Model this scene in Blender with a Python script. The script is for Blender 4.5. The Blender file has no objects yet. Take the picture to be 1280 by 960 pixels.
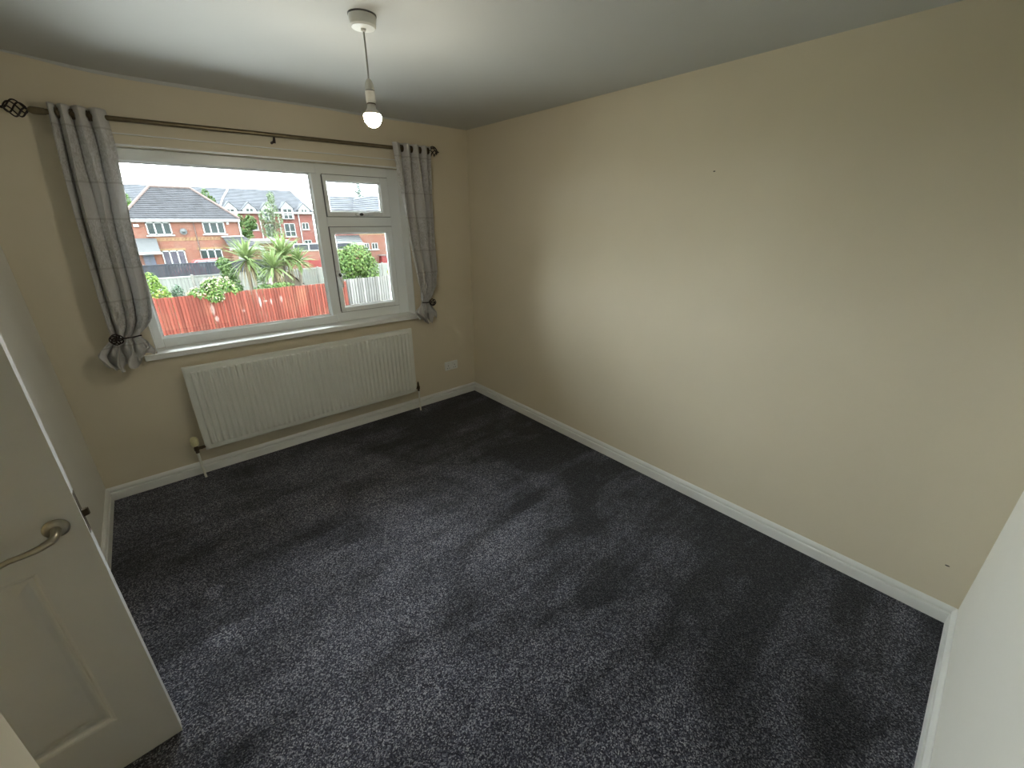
import bpy, bmesh, math, random
from mathutils import Vector, Matrix
PI = math.pi
random.seed(7)
sc = bpy.context.scene
COL = sc.collection

# ------------------------------------------------------------------ camera
cam_d = bpy.data.cameras.new('camera'); cam = bpy.data.objects.new('camera', cam_d); COL.objects.link(cam)
cam.location = (-2.369253, -3.351535, 1.692767)
cam.rotation_euler = (1.1924236, -0.0022033, -0.7108264)
cam_d.sensor_fit = 'HORIZONTAL'; cam_d.sensor_width = 36.0
cam_d.lens = 517.33 / 1280.0 * 36.0
cam_d.clip_start = 0.02; cam_d.clip_end = 600
sc.camera = cam
# ------------------------------------------------------------------ world: a uniform white overcast sky
w = bpy.data.worlds.new('overcast_sky'); sc.world = w; w.use_nodes = True
bg = w.node_tree.nodes['Background']
bg.inputs['Color'].default_value = (0.93, 0.975, 1.0, 1)
bg.inputs['Strength'].default_value = 1.0
# ------------------------------------------------------------------ view
sc.view_settings.view_transform = 'Standard'; sc.view_settings.look = 'None'
sc.view_settings.gamma = 1.0; sc.view_settings.use_curve_mapping = False
sc.view_settings.exposure = 4.4
sc.cycles.use_denoising = True
sc.cycles.max_bounces = 14; sc.cycles.diffuse_bounces = 10; sc.cycles.glossy_bounces = 4
sc.cycles.transparent_max_bounces = 12
sc.cycles.caustics_reflective = False; sc.cycles.caustics_refractive = False

# ------------------------------------------------------------------ materials
class NT:
    def __init__(s, name):
        s.m = bpy.data.materials.new(name); s.m.use_nodes = True
        s.t = s.m.node_tree; s.p = s.t.nodes['Principled BSDF']; s.out = s.t.nodes['Material Output']
    def n(s, typ, **kw):
        nd = s.t.nodes.new(typ)
        for k, v in kw.items(): setattr(nd, k, v)
        return nd
    def l(s, a, b): s.t.links.new(a, b)
    def val(s, nd, **kw):
        for k, v in kw.items(): nd.inputs[k.replace('_', ' ')].default_value = v
        return nd
    def noise(s, scale, detail=4, rough=.55, coord='Object', stretch=None):
        tc = s.n('ShaderNodeTexCoord'); o = tc.outputs[coord]
        if stretch:
            mp = s.n('ShaderNodeMapping'); mp.inputs['Scale'].default_value = stretch; s.l(o, mp.inputs['Vector']); o = mp.outputs[0]
        nz = s.n('ShaderNodeTexNoise'); nz.inputs['Scale'].default_value = scale
        nz.inputs['Detail'].default_value = detail; nz.inputs['Roughness'].default_value = rough
        s.l(o, nz.inputs['Vector']); return nz
    def ramp(s, src, stops):
        r = s.n('ShaderNodeValToRGB'); e = r.color_ramp.elements
        while len(e) < len(stops): e.new(.5)
        for i, (p_, c) in enumerate(stops): e[i].position = p_; e[i].color = (*c, 1)
        s.l(src, r.inputs[0]); return r
    def bump(s, src, strength, dist):
        b = s.n('ShaderNodeBump'); b.inputs['Strength'].default_value = strength; b.inputs['Distance'].default_value = dist
        s.l(src, b.inputs['Height']); s.l(b.outputs[0], s.p.inputs['Normal'])
    def mix(s, fac, a, b, mode='MIX'):
        m = s.n('ShaderNodeMix', data_type='RGBA', blend_type=mode)
        for sock, v in ((m.inputs[0], fac), (m.inputs[6], a), (m.inputs[7], b)):
            if isinstance(v, (int, float)): sock.default_value = v
            elif isinstance(v, tuple): sock.default_value = (*v, 1)
            else: s.l(v, sock)
        return m.outputs[2]
    def base(s, v):
        if isinstance(v, tuple): s.p.inputs['Base Color'].default_value = (*v, 1)
        else: s.l(v, s.p.inputs['Base Color'])

def plain(name, c, rough=.5, var=.06, scale=12, metal=0, bump=0, spec=.5):
    t = NT(name); nz = t.noise(scale)
    lo = tuple(max(0, x * (1 - var)) for x in c); hi = tuple(min(1, x * (1 + var)) for x in c)
    t.base(t.ramp(nz.outputs['Fac'], [(.3, lo), (.7, hi)]).outputs[0])
    t.p.inputs['Roughness'].default_value = rough; t.p.inputs['Metallic'].default_value = metal
    t.p.inputs['Specular IOR Level'].default_value = spec
    if bump:
        n2 = t.noise(scale * 12, 3); t.bump(n2.outputs['Fac'], bump, .002)
    return t.m

def wall_mat(name, c):
    t = NT(name); n1 = t.noise(1.3, 3); n2 = t.noise(160, 3, .6)
    lo = tuple(x * .97 for x in c); hi = tuple(min(1, x * 1.03) for x in c)
    t.base(t.ramp(n1.outputs['Fac'], [(.3, lo), (.7, hi)]).outputs[0])
    t.p.inputs['Roughness'].default_value = .62; t.p.inputs['Specular IOR Level'].default_value = .35
    t.bump(n2.outputs['Fac'], .12, .002)
    return t.m

M = {}
M['cream'] = wall_mat('cream_wall_paint', (.66, .595, .46))
M['cream_lit'] = wall_mat('window_lit_cream_paint', (.72, .71, .65))  # paler copy of the cream: window light put into the wall colour
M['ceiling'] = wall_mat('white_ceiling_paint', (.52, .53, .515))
M['gloss'] = plain('white_gloss_paint', (.74, .75, .73), .35, .03, 6)
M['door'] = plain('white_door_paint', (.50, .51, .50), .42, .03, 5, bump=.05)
M['upvc'] = plain('white_upvc', (.80, .83, .83), .3, .02, 4)
M['gasket'] = plain('grey_gasket', (.12, .125, .125), .6)
M['rad'] = plain('white_radiator_enamel', (.70, .71, .66), .32, .02, 4)
M['pipe'] = plain('white_painted_pipe', (.68, .68, .62), .4)
M['trv'] = plain('yellowed_cream_plastic', (.66, .62, .38), .45, .12, 60)
M['brass'] = plain('aged_brass', (.10, .075, .045), .4, .2, 40, metal=.7)
M['pole'] = plain('antique_brass_pole', (.17, .135, .08), .36, .15, 30, metal=.75)
M['iron'] = plain('dark_bronze_wire', (.022, .014, .014), .45, .3, 60, metal=.4)
M['nickel'] = plain('worn_satin_nickel', (.36, .34, .28), .3, .15, 30, metal=.85)
M['plastic'] = plain('white_plastic', (.72, .73, .70), .35, .03)
M['dark'] = plain('dark_plastic', (.03, .03, .03), .4)
M['cordm'] = plain('grey_white_flex', (.42, .42, .39), .5)
M['holder'] = plain('pale_lampholder_plastic', (.55, .55, .50), .45)
M['mark'] = plain('dark_scuff', (.08, .07, .06), .8)

def glass_mat():
    t = NT('clear_window_glass'); t.t.nodes.remove(t.p)
    tr = t.n('ShaderNodeBsdfTransparent'); tr.inputs[0].default_value = (.95, .97, .965, 1)
    gl = t.n('ShaderNodeBsdfGlossy'); gl.inputs['Roughness'].default_value = .01; gl.inputs[0].default_value = (1, 1, 1, 1)
    fr = t.n('ShaderNodeFresnel'); fr.inputs[0].default_value = 1.45
    mx = t.n('ShaderNodeMixShader'); t.l(fr.outputs[0], mx.inputs[0]); t.l(tr.outputs[0], mx.inputs[1]); t.l(gl.outputs[0], mx.inputs[2])
    t.l(mx.outputs[0], t.out.inputs[0]); return t.m
M['glass'] = glass_mat()
def bulb_mat():
    t = NT('glowing_opal_bulb')
    t.p.inputs['Base Color'].default_value = (.9, .88, .8, 1)
    t.p.inputs['Emission Color'].default_value = (1, .90, .72, 1); t.p.inputs['Emission Strength'].default_value = 17
    return t.m
M['bulb'] = bulb_mat()

def curtain_mat():
    t = NT('grey_damask_curtain_fabric')
    tc = t.n('ShaderNodeTexCoord')
    sx = t.n('ShaderNodeSeparateXYZ'); t.l(tc.outputs['UV'], sx.inputs[0])
    # bands across the drop: every .42 m, alternately plain and figured
    mu = t.n('ShaderNodeMath', operation='MULTIPLY'); t.l(sx.outputs[1], mu.inputs[0]); mu.inputs[1].default_value = 4.6
    fl = t.n('ShaderNodeMath', operation='PINGPONG'); t.l(mu.outputs[0], fl.inputs[0]); fl.inputs[1].default_value = 1.0
    st = t.ramp(fl.outputs[0], [(.40, (0, 0, 0)), (.43, (1, 1, 1))])
    mpn = t.n('ShaderNodeMapping'); mpn.inputs['Scale'].default_value = (9, 13, 1); t.l(tc.outputs['UV'], mpn.inputs[0])
    nz = t.n('ShaderNodeTexNoise'); nz.inputs['Scale'].default_value = 3.2; nz.inputs['Detail'].default_value = 6; nz.inputs['Distortion'].default_value = 1.6
    t.l(mpn.outputs[0], nz.inputs['Vector'])
    fig = t.ramp(nz.outputs['Fac'], [(.42, (.53, .52, .50)), (.5, (.62, .61, .60)), (.58, (.68, .675, .67))])
    pl = t.ramp(nz.outputs['Fac'], [(.35, (.60, .59, .575)), (.7, (.66, .65, .64))])
    c = t.mix(st.outputs[0], pl.outputs[0], fig.outputs[0])
    # thin woven lines at the band edges
    ln = t.ramp(fl.outputs[0], [(.385, (0, 0, 0)), (.40, (1, 1, 1)), (.425, (1, 1, 1)), (.44, (0, 0, 0))])
    c = t.mix(ln.outputs[0], c, (.50, .485, .47))
    t.base(c); t.p.inputs['Roughness'].default_value = .75; t.p.inputs['Specular IOR Level'].default_value = .3
    t.p.inputs['Sheen Weight'].default_value = .15
    w_ = t.noise(900, 2); t.bump(w_.outputs['Fac'], .15, .0006)
    tl = t.n('ShaderNodeBsdfTranslucent'); t.l(c, tl.inputs[0])
    mx = t.n('ShaderNodeMixShader'); mx.inputs[0].default_value = .25
    t.l(t.p.outputs[0], mx.inputs[1]); t.l(tl.outputs[0], mx.inputs[2]); t.l(mx.outputs[0], t.out.inputs[0])
    return t.m
M['curtain'] = curtain_mat()

def carpet_mat():
    t = NT('charcoal_fleck_carpet')
    geo = t.n('ShaderNodeNewGeometry')
    vo = t.n('ShaderNodeTexVoronoi'); vo.inputs['Scale'].default_value = 250; t.l(geo.outputs['Position'], vo.inputs['Vector'])
    sp = t.n('ShaderNodeSeparateColor'); t.l(vo.outputs['Color'], sp.inputs[0])
    fleck = t.ramp(sp.outputs[0], [(.0, (.008, .008, .0125)), (.4, (.021, .022, .034)), (.7, (.062, .064, .082)), (.9, (.145, .147, .167)), (1., (.20, .20, .215))])
    # brushed pile: broad patches where the pile leans another way and shows more of its pale tips
    def nz(scale, stretch, rot=0, dist=.6, det=3):
        mp = t.n('ShaderNodeMapping'); mp.inputs['Scale'].default_value = stretch; mp.inputs['Rotation'].default_value = (0, 0, rot)
        t.l(geo.outputs['Position'], mp.inputs[0])
        n_ = t.n('ShaderNodeTexNoise'); n_.inputs['Scale'].default_value = scale; n_.inputs['Detail'].default_value = det; n_.inputs['Distortion'].default_value = dist
        t.l(mp.outputs[0], n_.inputs['Vector']); return n_
    a = nz(1.6, (.55, 2.2, 1), .12); b = nz(1.5, (1, 1, 1), 0, 1.2); c = nz(9, (1, 1, 1), 0, .3, 4)
    m1 = t.n('ShaderNodeMath', operation='ADD'); t.l(a.outputs['Fac'], m1.inputs[0]); t.l(b.outputs['Fac'], m1.inputs[1])
    m2 = t.n('ShaderNodeMath', operation='MULTIPLY_ADD'); t.l(c.outputs['Fac'], m2.inputs[0]); m2.inputs[1].default_value = .30; t.l(m1.outputs[0], m2.inputs[2])
    s_ = nz(3.2, (.35, 2.6, 1), .05, .5); m3 = t.n('ShaderNodeMath', operation='MULTIPLY_ADD'); t.l(s_.outputs['Fac'], m3.inputs[0]); m3.inputs[1].default_value = .55; t.l(m2.outputs[0], m3.inputs[2]); m2 = m3
    sp_ = t.n('ShaderNodeSeparateXYZ'); t.l(geo.outputs['Position'], sp_.inputs[0]); br = t.n('ShaderNodeMapRange'); t.l(sp_.outputs[0], br.inputs[0]); br.inputs[1].default_value = -1.5; br.inputs[2].default_value = -.3; br.inputs[3].default_value = .07; br.inputs[4].default_value = -.22      # carpet colour darkens towards the right wall
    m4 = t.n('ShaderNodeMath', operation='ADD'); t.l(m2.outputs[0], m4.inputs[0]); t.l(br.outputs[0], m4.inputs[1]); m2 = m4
    lean = t.ramp(m2.outputs[0], [(.0, (0, 0, 0)), (.55, (.0, .0, .0)), (1., (1, 1, 1))])
    lean.color_ramp.elements[1].position = .45
    mr = t.n('ShaderNodeMapRange'); t.l(m2.outputs[0], mr.inputs[0])
    mr.inputs[1].default_value = 1.18; mr.inputs[2].default_value = 1.68; mr.inputs[3].default_value = .35; mr.inputs[4].default_value = 1.75
    mr.clamp = True
    fac = mr.outputs[0]
    # pale crushed dents left by furniture feet
    for (x, y, r) in ((-2.488, -1.274, .045), (-2.489, -1.569, .055), (-2.48, -.58, .035)):
        vm = t.n('ShaderNodeVectorMath', operation='DISTANCE'); t.l(geo.outputs['Position'], vm.inputs[0]); vm.inputs[1].default_value = (x, y, .006)
        r_ = t.n('ShaderNodeMapRange'); t.l(vm.outputs['Value'], r_.inputs[0])
        r_.inputs[1].default_value = r * .8; r_.inputs[2].default_value = r * 1.15; r_.inputs[3].default_value = .9; r_.inputs[4].default_value = 0
        ad = t.n('ShaderNodeMath', operation='ADD'); t.l(fac, ad.inputs[0]); t.l(r_.outputs[0], ad.inputs[1]); fac = ad.outputs[0]
    vv = t.n('ShaderNodeVectorMath', operation='SCALE'); t.l(fleck.outputs[0], vv.inputs[0]); t.l(fac, vv.inputs['Scale'])
    t.base(vv.outputs[0])
    t.p.inputs['Roughness'].default_value = .9; t.p.inputs['Specular IOR Level'].default_value = .15
    t.p.inputs['Sheen Weight'].default_value = .12
    bn = t.n('ShaderNodeTexNoise'); bn.inputs['Scale'].default_value = 220; bn.inputs['Detail'].default_value = 3; t.l(geo.outputs['Position'], bn.inputs['Vector'])
    t.bump(bn.outputs['Fac'], .9, .006)
    return t.m
M['carpet'] = carpet_mat()

# exterior
def brick_mat(name, c1, c2, mortar, scale=1.0):
    t = NT(name); tc = t.n('ShaderNodeTexCoord')
    mp = t.n('ShaderNodeMapping'); mp.inputs['Rotation'].default_value = (PI / 2, 0, 0); t.l(tc.outputs['Object'], mp.inputs[0])
    b = t.n('ShaderNodeTexBrick'); t.l(mp.outputs[0], b.inputs['Vector'])
    b.inputs['Color1'].default_value = (*c1, 1); b.inputs['Color2'].default_value = (*c2, 1); b.inputs['Mortar'].default_value = (*mortar, 1)
    b.inputs['Scale'].default_value = scale; b.inputs['Brick Width'].default_value = .225; b.inputs['Row Height'].default_value = .075; b.inputs['Mortar Size'].default_value = .008
    nz = t.noise(1.1, 5, .7)
    t.base(t.mix(t.ramp(nz.outputs['Fac'], [(.4, (0, 0, 0)), (.65, (.5, .5, .5))]).outputs[0], b.outputs[0], mortar))
    t.p.inputs['Roughness'].default_value = .9; t.p.inputs['Specular IOR Level'].default_value = .15
    return t.m
M['brick'] = brick_mat('orange_red_brick', (0.0791, 0.0260, 0.0186), (0.1070, 0.0409, 0.0270), (0.1023, 0.0651, 0.0512))
M['brick_red'] = brick_mat('deep_red_brick', (0.0725, 0.0195, 0.0167), (0.0930, 0.0279, 0.0223), (0.0930, 0.0539, 0.0465))
M['buff'] = plain('buff_brick', (0.1101, 0.0688, 0.0321), .9, .2, 6)
M['tile'] = plain('grey_concrete_roof_tile', (0.0250, 0.0260, 0.0293), .85, .35, 2.2, spec=.2)
M['tile2'] = plain('slate_grey_roof_tile', (0.0405, 0.0440, 0.0504), .85, .25, 1.2, spec=.2)
M['ridge'] = plain('brown_ridge_tile', (0.0536, 0.0372, 0.0330), .85, .2, 3)
M['lead'] = plain('grey_lead_sheet', (0.0241, 0.0273, 0.0289), .6, .1, 2)
M['wfr'] = plain('white_window_frame', (0.1652, 0.1698, 0.1698), .4, .02)
M['pane'] = plain('dark_window_pane', (0.0126, 0.0189, 0.0189), .25, .4, .6, spec=.15)
M['pane_net'] = plain('pane_with_lilac_blind', (0.0379, 0.0362, 0.0481), .2, .3, 2)
M['bluedoor'] = plain('blue_grey_double_door', (0.0275, 0.0321, 0.0528), .5, .1)
M['black'] = plain('black_stained_fence', (.018, .02, .025), .8, .3, 4, spec=.15)
def fence_mat(name, a, b, wear, scuff=False):
    t = NT(name); n1 = t.noise(9, 5, .7, 'Object', (1, 1, .12)); 
    oi = t.n('ShaderNodeObjectInfo')
    geo = t.n('ShaderNodeNewGeometry')
    n2 = t.n('ShaderNodeTexNoise'); n2.inputs['Scale'].default_value = 1.3; n2.inputs['Detail'].default_value = 5; t.l(geo.outputs['Position'], n2.inputs['Vector'])
    c = t.ramp(n1.outputs['Fac'], [(.3, a), (.7, b)]).outputs[0]
    c = t.mix(t.ramp(n2.outputs['Fac'], [(.5, (0, 0, 0)), (.75, (.55, .55, .55))]).outputs[0], c, wear)
    hs = t.n('ShaderNodeHueSaturation'); t.l(c, hs.inputs['Color'])
    mr = t.n('ShaderNodeMapRange'); t.l(oi.outputs['Random'], mr.inputs[0]); mr.inputs[3].default_value = .72; mr.inputs[4].default_value = 1.25
    t.l(mr.outputs[0], hs.inputs['Value']); c = hs.outputs[0]
    if scuff:       # pale scraped patches on the boards
        for (x, z, rx, rz, k) in ((.83, -1.40, .05, .22, .8), (1.02, -1.38, .10, .035, .5), (1.22, -1.42, .04, .12, .6), (1.60, -1.36, .05, .14, .6), (-.78, -1.5, .08, .22, .45), (-.72, -1.85, .06, .12, .6), (.2, -1.66, .07, .05, .5), (.78, -1.05, .03, .16, .5)):
            mp = t.n('ShaderNodeMapping', vector_type='POINT'); mp.inputs['Location'].default_value = (-x / rx, 0, -z / rz); mp.inputs['Scale'].default_value = (1 / rx, 0, 1 / rz)
            t.l(geo.outputs['Position'], mp.inputs[0])
            le = t.n('ShaderNodeVectorMath', operation='LENGTH'); t.l(mp.outputs[0], le.inputs[0])
            ad = t.n('ShaderNodeMath', operation='MULTIPLY_ADD'); t.l(n1.outputs['Fac'], ad.inputs[0]); ad.inputs[1].default_value = 1.2; t.l(le.outputs['Value'], ad.inputs[2])
            r_ = t.n('ShaderNodeMapRange'); t.l(ad.outputs[0], r_.inputs[0]); r_.inputs[1].default_value = 1.2; r_.inputs[2].default_value = 1.7; r_.inputs[3].default_value = k; r_.inputs[4].default_value = 0
            c = t.mix(r_.outputs[0], c, (0.1674, 0.1302, 0.1178))
    t.base(c); t.p.inputs['Roughness'].default_value = .85; t.p.inputs['Specular IOR Level'].default_value = .15
    return t.m
M['redfence'] = fence_mat('red_stained_boards', (.060, .0135, .0092), (.082, .0205, .0130), (.095, .045, .026), True)
M['greyfence'] = fence_mat('weathered_grey_boards', (0.0512, 0.0504, 0.0470), (0.0981, 0.0973, 0.0938), (0.0725, 0.0683, 0.0597))
M['greypanel'] = fence_mat('silvered_fence_panel', (0.0824, 0.0856, 0.0793), (0.1320, 0.1384, 0.1286), (0.1089, 0.1022, 0.0856))
M['concrete'] = plain('pale_concrete', (0.0872, 0.0849, 0.0757), .9, .15, 5)
M['bounce_paving'] = plain('pale_bounce_paving', (.46, .46, .44), .9, .1, 2)
M['grass'] = plain('lawn_grass', (0.0321, 0.0596, 0.0138), .95, .4, 3)
M['carred'] = plain('red_car_paint', (0.0900, 0.0064, 0.0090), .2, .03)
M['carwhite'] = plain('silver_white_car_paint', (0.1239, 0.1376, 0.1422), .25, .03)
M['carglass'] = plain('car_window_glass', (.04, .055, .06), .05)
M['rubber'] = plain('black_tyre', (.02, .02, .02), .8)
M['trunk'] = plain('tree_bark', (0.0551, 0.0413, 0.0275), .9, .3, 8)
M['palmtrunk'] = plain('cordyline_trunk', (0.0596, 0.0482, 0.0344), .9, .3, 14)
def leaf(name, a, b, tr=.25):
    t = NT(name); geo = t.n('ShaderNodeNewGeometry')
    c = t.ramp(geo.outputs['Random Per Island'], [(.0, a), (1., b)]).outputs[0]
    t.base(c); t.p.inputs['Roughness'].default_value = .6; t.p.inputs['Specular IOR Level'].default_value = .25
    tl = t.n('ShaderNodeBsdfTranslucent'); t.l(c, tl.inputs[0]); mx = t.n('ShaderNodeMixShader'); mx.inputs[0].default_value = tr
    t.l(t.p.outputs[0], mx.inputs[1]); t.l(tl.outputs[0], mx.inputs[2]); t.l(mx.outputs[0], t.out.inputs[0])
    return t.m
M['lf_lime'] = leaf('lime_leaves', (0.0367, 0.0826, 0.0069), (0.0872, 0.1376, 0.0229))
M['lf_mid'] = leaf('mid_green_leaves', (0.0138, 0.0390, 0.0069), (0.0505, 0.0872, 0.0206))
M['lf_bush'] = leaf('bright_bush_leaves', (0.0161, 0.0459, 0.0069), (0.0688, 0.1101, 0.0229))
M['lf_blue'] = leaf('blue_green_leaves', (0.0275, 0.0551, 0.0344), (0.0642, 0.0963, 0.0619))
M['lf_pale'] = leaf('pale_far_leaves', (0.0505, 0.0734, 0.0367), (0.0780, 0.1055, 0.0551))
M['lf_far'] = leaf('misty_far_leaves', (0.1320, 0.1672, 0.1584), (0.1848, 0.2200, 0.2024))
M['lf_palm'] = leaf('cordyline_leaf', (0.0385, 0.0715, 0.0193), (0.0991, 0.1321, 0.0468))
M['lf_dead'] = leaf('dead_palm_leaf', (0.0826, 0.0619, 0.0298), (0.1262, 0.1032, 0.0551))
M['flower'] = leaf('cream_flowers', (0.1376, 0.1193, 0.0688), (0.1652, 0.1514, 0.1101))
M['flower_y'] = leaf('yellow_leaves', (0.1101, 0.1147, 0.0138), (0.1376, 0.1376, 0.0275))

# ------------------------------------------------------------------ mesh builder
class MB:
    def __init__(s): s.v = []; s.f = []; s.uv = None
    def quad(s, *p):
        i = len(s.v); s.v += [tuple(x) for x in p]; s.f.append(tuple(range(i, i + len(p)))); return s
    def box(s, a, b):
        x0, y0, z0 = (min(a[i], b[i]) for i in range(3)); x1, y1, z1 = (max(a[i], b[i]) for i in range(3))
        i = len(s.v)
        s.v += [(x0, y0, z0), (x1, y0, z0), (x1, y1, z0), (x0, y1, z0), (x0, y0, z1), (x1, y0, z1), (x1, y1, z1), (x0, y1, z1)]
        s.f += [tuple(i + k for k in q) for q in ((0, 3, 2, 1), (4, 5, 6, 7), (0, 1, 5, 4), (1, 2, 6, 5), (2, 3, 7, 6), (3, 0, 4, 7))]
        return s
    def loft(s, rings, close=True, caps=True):
        n = len(rings[0]); i = len(s.v)
        for r in rings: s.v += [tuple(p) for p in r]
        for a in range(len(rings) - 1):
            for k in range(n if close else n - 1):
                k2 = (k + 1) % n
                s.f.append((i + a * n + k, i + a * n + k2, i + (a + 1) * n + k2, i + (a + 1) * n + k))
        if caps and close:
            s.f.append(tuple(i + k for k in reversed(range(n)))); s.f.append(tuple(i + (len(rings) - 1) * n + k for k in range(n)))
        return s
    def lathe(s, prof, org=(0, 0, 0), ax='z', n=24):
        rings = []
        for r, h in prof:
            ring = []
            for k in range(n):
                a = 2 * PI * k / n; c, d = r * math.cos(a), r * math.sin(a)
                q = {'z': (c, d, h), 'x': (h, c, d), 'y': (d, h, c)}[ax]
                ring.append((org[0] + q[0], org[1] + q[1], org[2] + q[2]))
            rings.append(ring)
        return s.loft(rings)
    def tube(s, pts, r, n=8):
        pts = [Vector(p) for p in pts]; rings = []
        rr = r if isinstance(r, (list, tuple)) else [r] * len(pts)
        up = Vector((0, 0, 1)); t0 = (pts[1] - pts[0]).normalized()
        if abs(t0.dot(up)) > .95: up = Vector((1, 0, 0))
        u = t0.cross(up).normalized()
        for i, p in enumerate(pts):
            t = (pts[min(i + 1, len(pts) - 1)] - pts[max(i - 1, 0)]).normalized()
            u = (u - t * u.dot(t)).normalized(); v = t.cross(u)
            rings.append([p + (u * math.cos(2 * PI * k / n) + v * math.sin(2 * PI * k / n)) * rr[i] for k in range(n)])
        return s.loft(rings)
    def prism(s, poly, a, b, ax):                # polygon of 2-D points extruded along an axis
        def mk(p, h):
            return {'x': (h, p[0], p[1]), 'y': (p[0], h, p[1]), 'z': (p[0], p[1], h)}[ax]
        return s.loft([[mk(p, a) for p in poly], [mk(p, b) for p in poly]])
    def build(s, name, mat, parent=None, smooth=False, bevel=0, seg=2, mesh=None):
        me = bpy.data.meshes.new(name); me.from_pydata(s.v, [], s.f); me.materials.append(mat)
        if s.uv:
            ul = me.uv_layers.new(name='UVMap')
            for lp in me.loops: ul.data[lp.index].uv = s.uv[lp.vertex_index]
        bm = bmesh.new(); bm.from_mesh(me); bmesh.ops.recalc_face_normals(bm, faces=bm.faces); bm.to_mesh(me); bm.free()
        o = bpy.data.objects.new(name, me); COL.objects.link(o)
        if parent: o.parent = parent
        if smooth:
            me.shade_smooth()
            try: me.set_sharp_from_angle(angle=math.radians(smooth if smooth is not True else 40))
            except Exception: pass
        if bevel:
            b = o.modifiers.new('bevel', 'BEVEL'); b.width = bevel; b.segments = seg; b.limit_method = 'ANGLE'
        return o
def tag(o, label=None, cat=None, group=None, kind=None):
    if label: o['label'] = label
    if cat: o['category'] = cat
    if group: o['group'] = group
    if kind: o['kind'] = kind
    return o
def empty(name, loc=(0, 0, 0), rz=0, **kw):
    o = bpy.data.objects.new(name, None); COL.objects.link(o); o.location = loc; o.rotation_euler = (0, 0, rz); o.empty_display_size = .1
    return tag(o, **kw)
def struct(o, label=None): o['kind'] = 'structure'; (label and o.__setitem__('label', label)); return o
def link_copy(o, parent=None, loc=None, rot=None, scale=None):
    c = o.copy(); COL.objects.link(c)
    if parent: c.parent = parent
    if loc is not None: c.location = loc
    if rot is not None: c.rotation_euler = rot
    if scale is not None: c.scale = scale
    return c

# ================================================================== ROOM
W, D, H = 2.89, 3.632, 2.40
NX0, NY0, NY1, JX = -3.43, -2.80, -1.83, -2.592          # entry nook beside the door, and the wall end by the camera
T = .12
floor = MB()
floor.box((-W - .7, -D - .2, -.08), (0.06, .06, .006))
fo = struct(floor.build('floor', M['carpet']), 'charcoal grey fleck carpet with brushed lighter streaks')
# ceiling: plaster that climbs a little towards the left end of the window wall
def ceil_z(x, y):
    k = min(1, max(0, (-2.25 - x) / .45)); k = k * k * (3 - 2 * k)
    return H + .026 * k * math.exp(y / .9)
c = MB(); nx, ny = 48, 24
xs = [-W - .7 + (W + .8) * i / nx for i in range(nx + 1)]; ys = [-D - .12 + (D + .22) * j / ny for j in range(ny + 1)]
for y in ys:
    for x in xs: c.v.append((x, y, ceil_z(x, min(y, 0))))
n1 = nx + 1
for j in range(ny):
    for i in range(nx): a = j * n1 + i; c.f.append((a, a + n1, a + n1 + 1, a + 1))
b0 = len(c.v)
c.box((-W - .7, -D - .12, H + .05), (.1, .10, H + .16))
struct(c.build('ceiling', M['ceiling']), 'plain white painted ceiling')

WX0, WX1, WZ0, WZ1, FY = -2.435, -.619, .905, 2.067, .12   # window opening
n = MB(); TH = .21
n.box((-W - T, 0, -.08), (WX0, TH, H + .1)); n.box((WX1, 0, -.08), (T, TH, H + .1))
n.box((WX0, 0, -.08), (WX1, TH, WZ0 - .032)); n.box((WX0, 0, WZ1), (WX1, TH, H + .1))
wn = struct(n.build('wall_north', M['cream']), 'cream wall with the window')
struct(MB().box((0, -D - T, -.08), (T, 0, H + .1)).build('wall_east', M['cream']), 'long bare cream wall on the right')
struct(MB().box((-1.55, -D - T, -.08), (0, -D, H + .1)).box((JX - .1, -D - T, -.08), (-2.36, -D, H + .1)).box((-2.36, -D - T, 2.02), (-1.55, -D, H + .1)).build('wall_south', M['cream_lit']), 'cream wall behind the camera, paint paled for window light')  # unseen doorway opening added to cut bounce light on the door
struct(MB().box((-W - .1, NY1, -.08), (-W, 0, H + .1)).build('wall_west', M['cream_lit']), 'cream wall behind the open door, paint paled for window light')
struct(MB().box((NX0 - .1, NY1, -.08), (-W - .1, NY1 + .1, H + .1)).build('wall_nook_back', M['cream']))
e_ = MB(); e_.box((NX0 - .1, NY0 - .1, -.08), (NX0, -2.735, H + .1)); e_.box((NX0 - .1, -1.93, -.08), (NX0, NY1, H + .1)); e_.box((NX0 - .1, -2.735, 2.02), (NX0, -1.93, H + .1))
struct(e_.build('wall_nook_end', M['cream']))
struct(MB().box((NX0, NY0 - .1, -.08), (JX - .1, NY0, H + .1)).build('wall_nook_side', M['cream']))
struct(MB().box((JX - .1, -D, -.08), (JX, NY0, H + .1)).build('wall_passage', M['cream']), 'cream wall end close to the camera')
# landing beyond the doorway
l = MB(); l.box((-4.5, -3.3, -.08), (-4.4, -1.4, 2.5)); l.box((-4.4, -3.4, -.08), (NX0 - .1, -3.3, 2.5)); l.box((-4.4, -1.4, -.08), (NX0 - .1, -1.3, 2.5)); l.box((-4.5, -3.4, 2.4), (NX0 - .1, -1.3, 2.5))
struct(l.build('wall_landing', M['cream']))
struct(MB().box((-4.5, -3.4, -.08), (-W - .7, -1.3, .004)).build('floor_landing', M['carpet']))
l = MB(); l.box((-3.0, -5.1, -.08), (-1.0, -5.0, 2.5)); l.box((-3.1, -5.1, -.08), (-3.0, -D - T, 2.5)); l.box((-1.0, -5.1, -.08), (-.9, -D - T, 2.5)); l.box((-3.1, -5.1, 2.4), (-.9, -D - T, 2.5))  # added unseen landing behind the camera, swallows light that would bounce onto the door
l.box((-3.1, -D - T - .02, -.08), (JX - .1, -D - T, 2.5))
struct(l.build('wall_added_landing', M['cream']))
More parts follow.
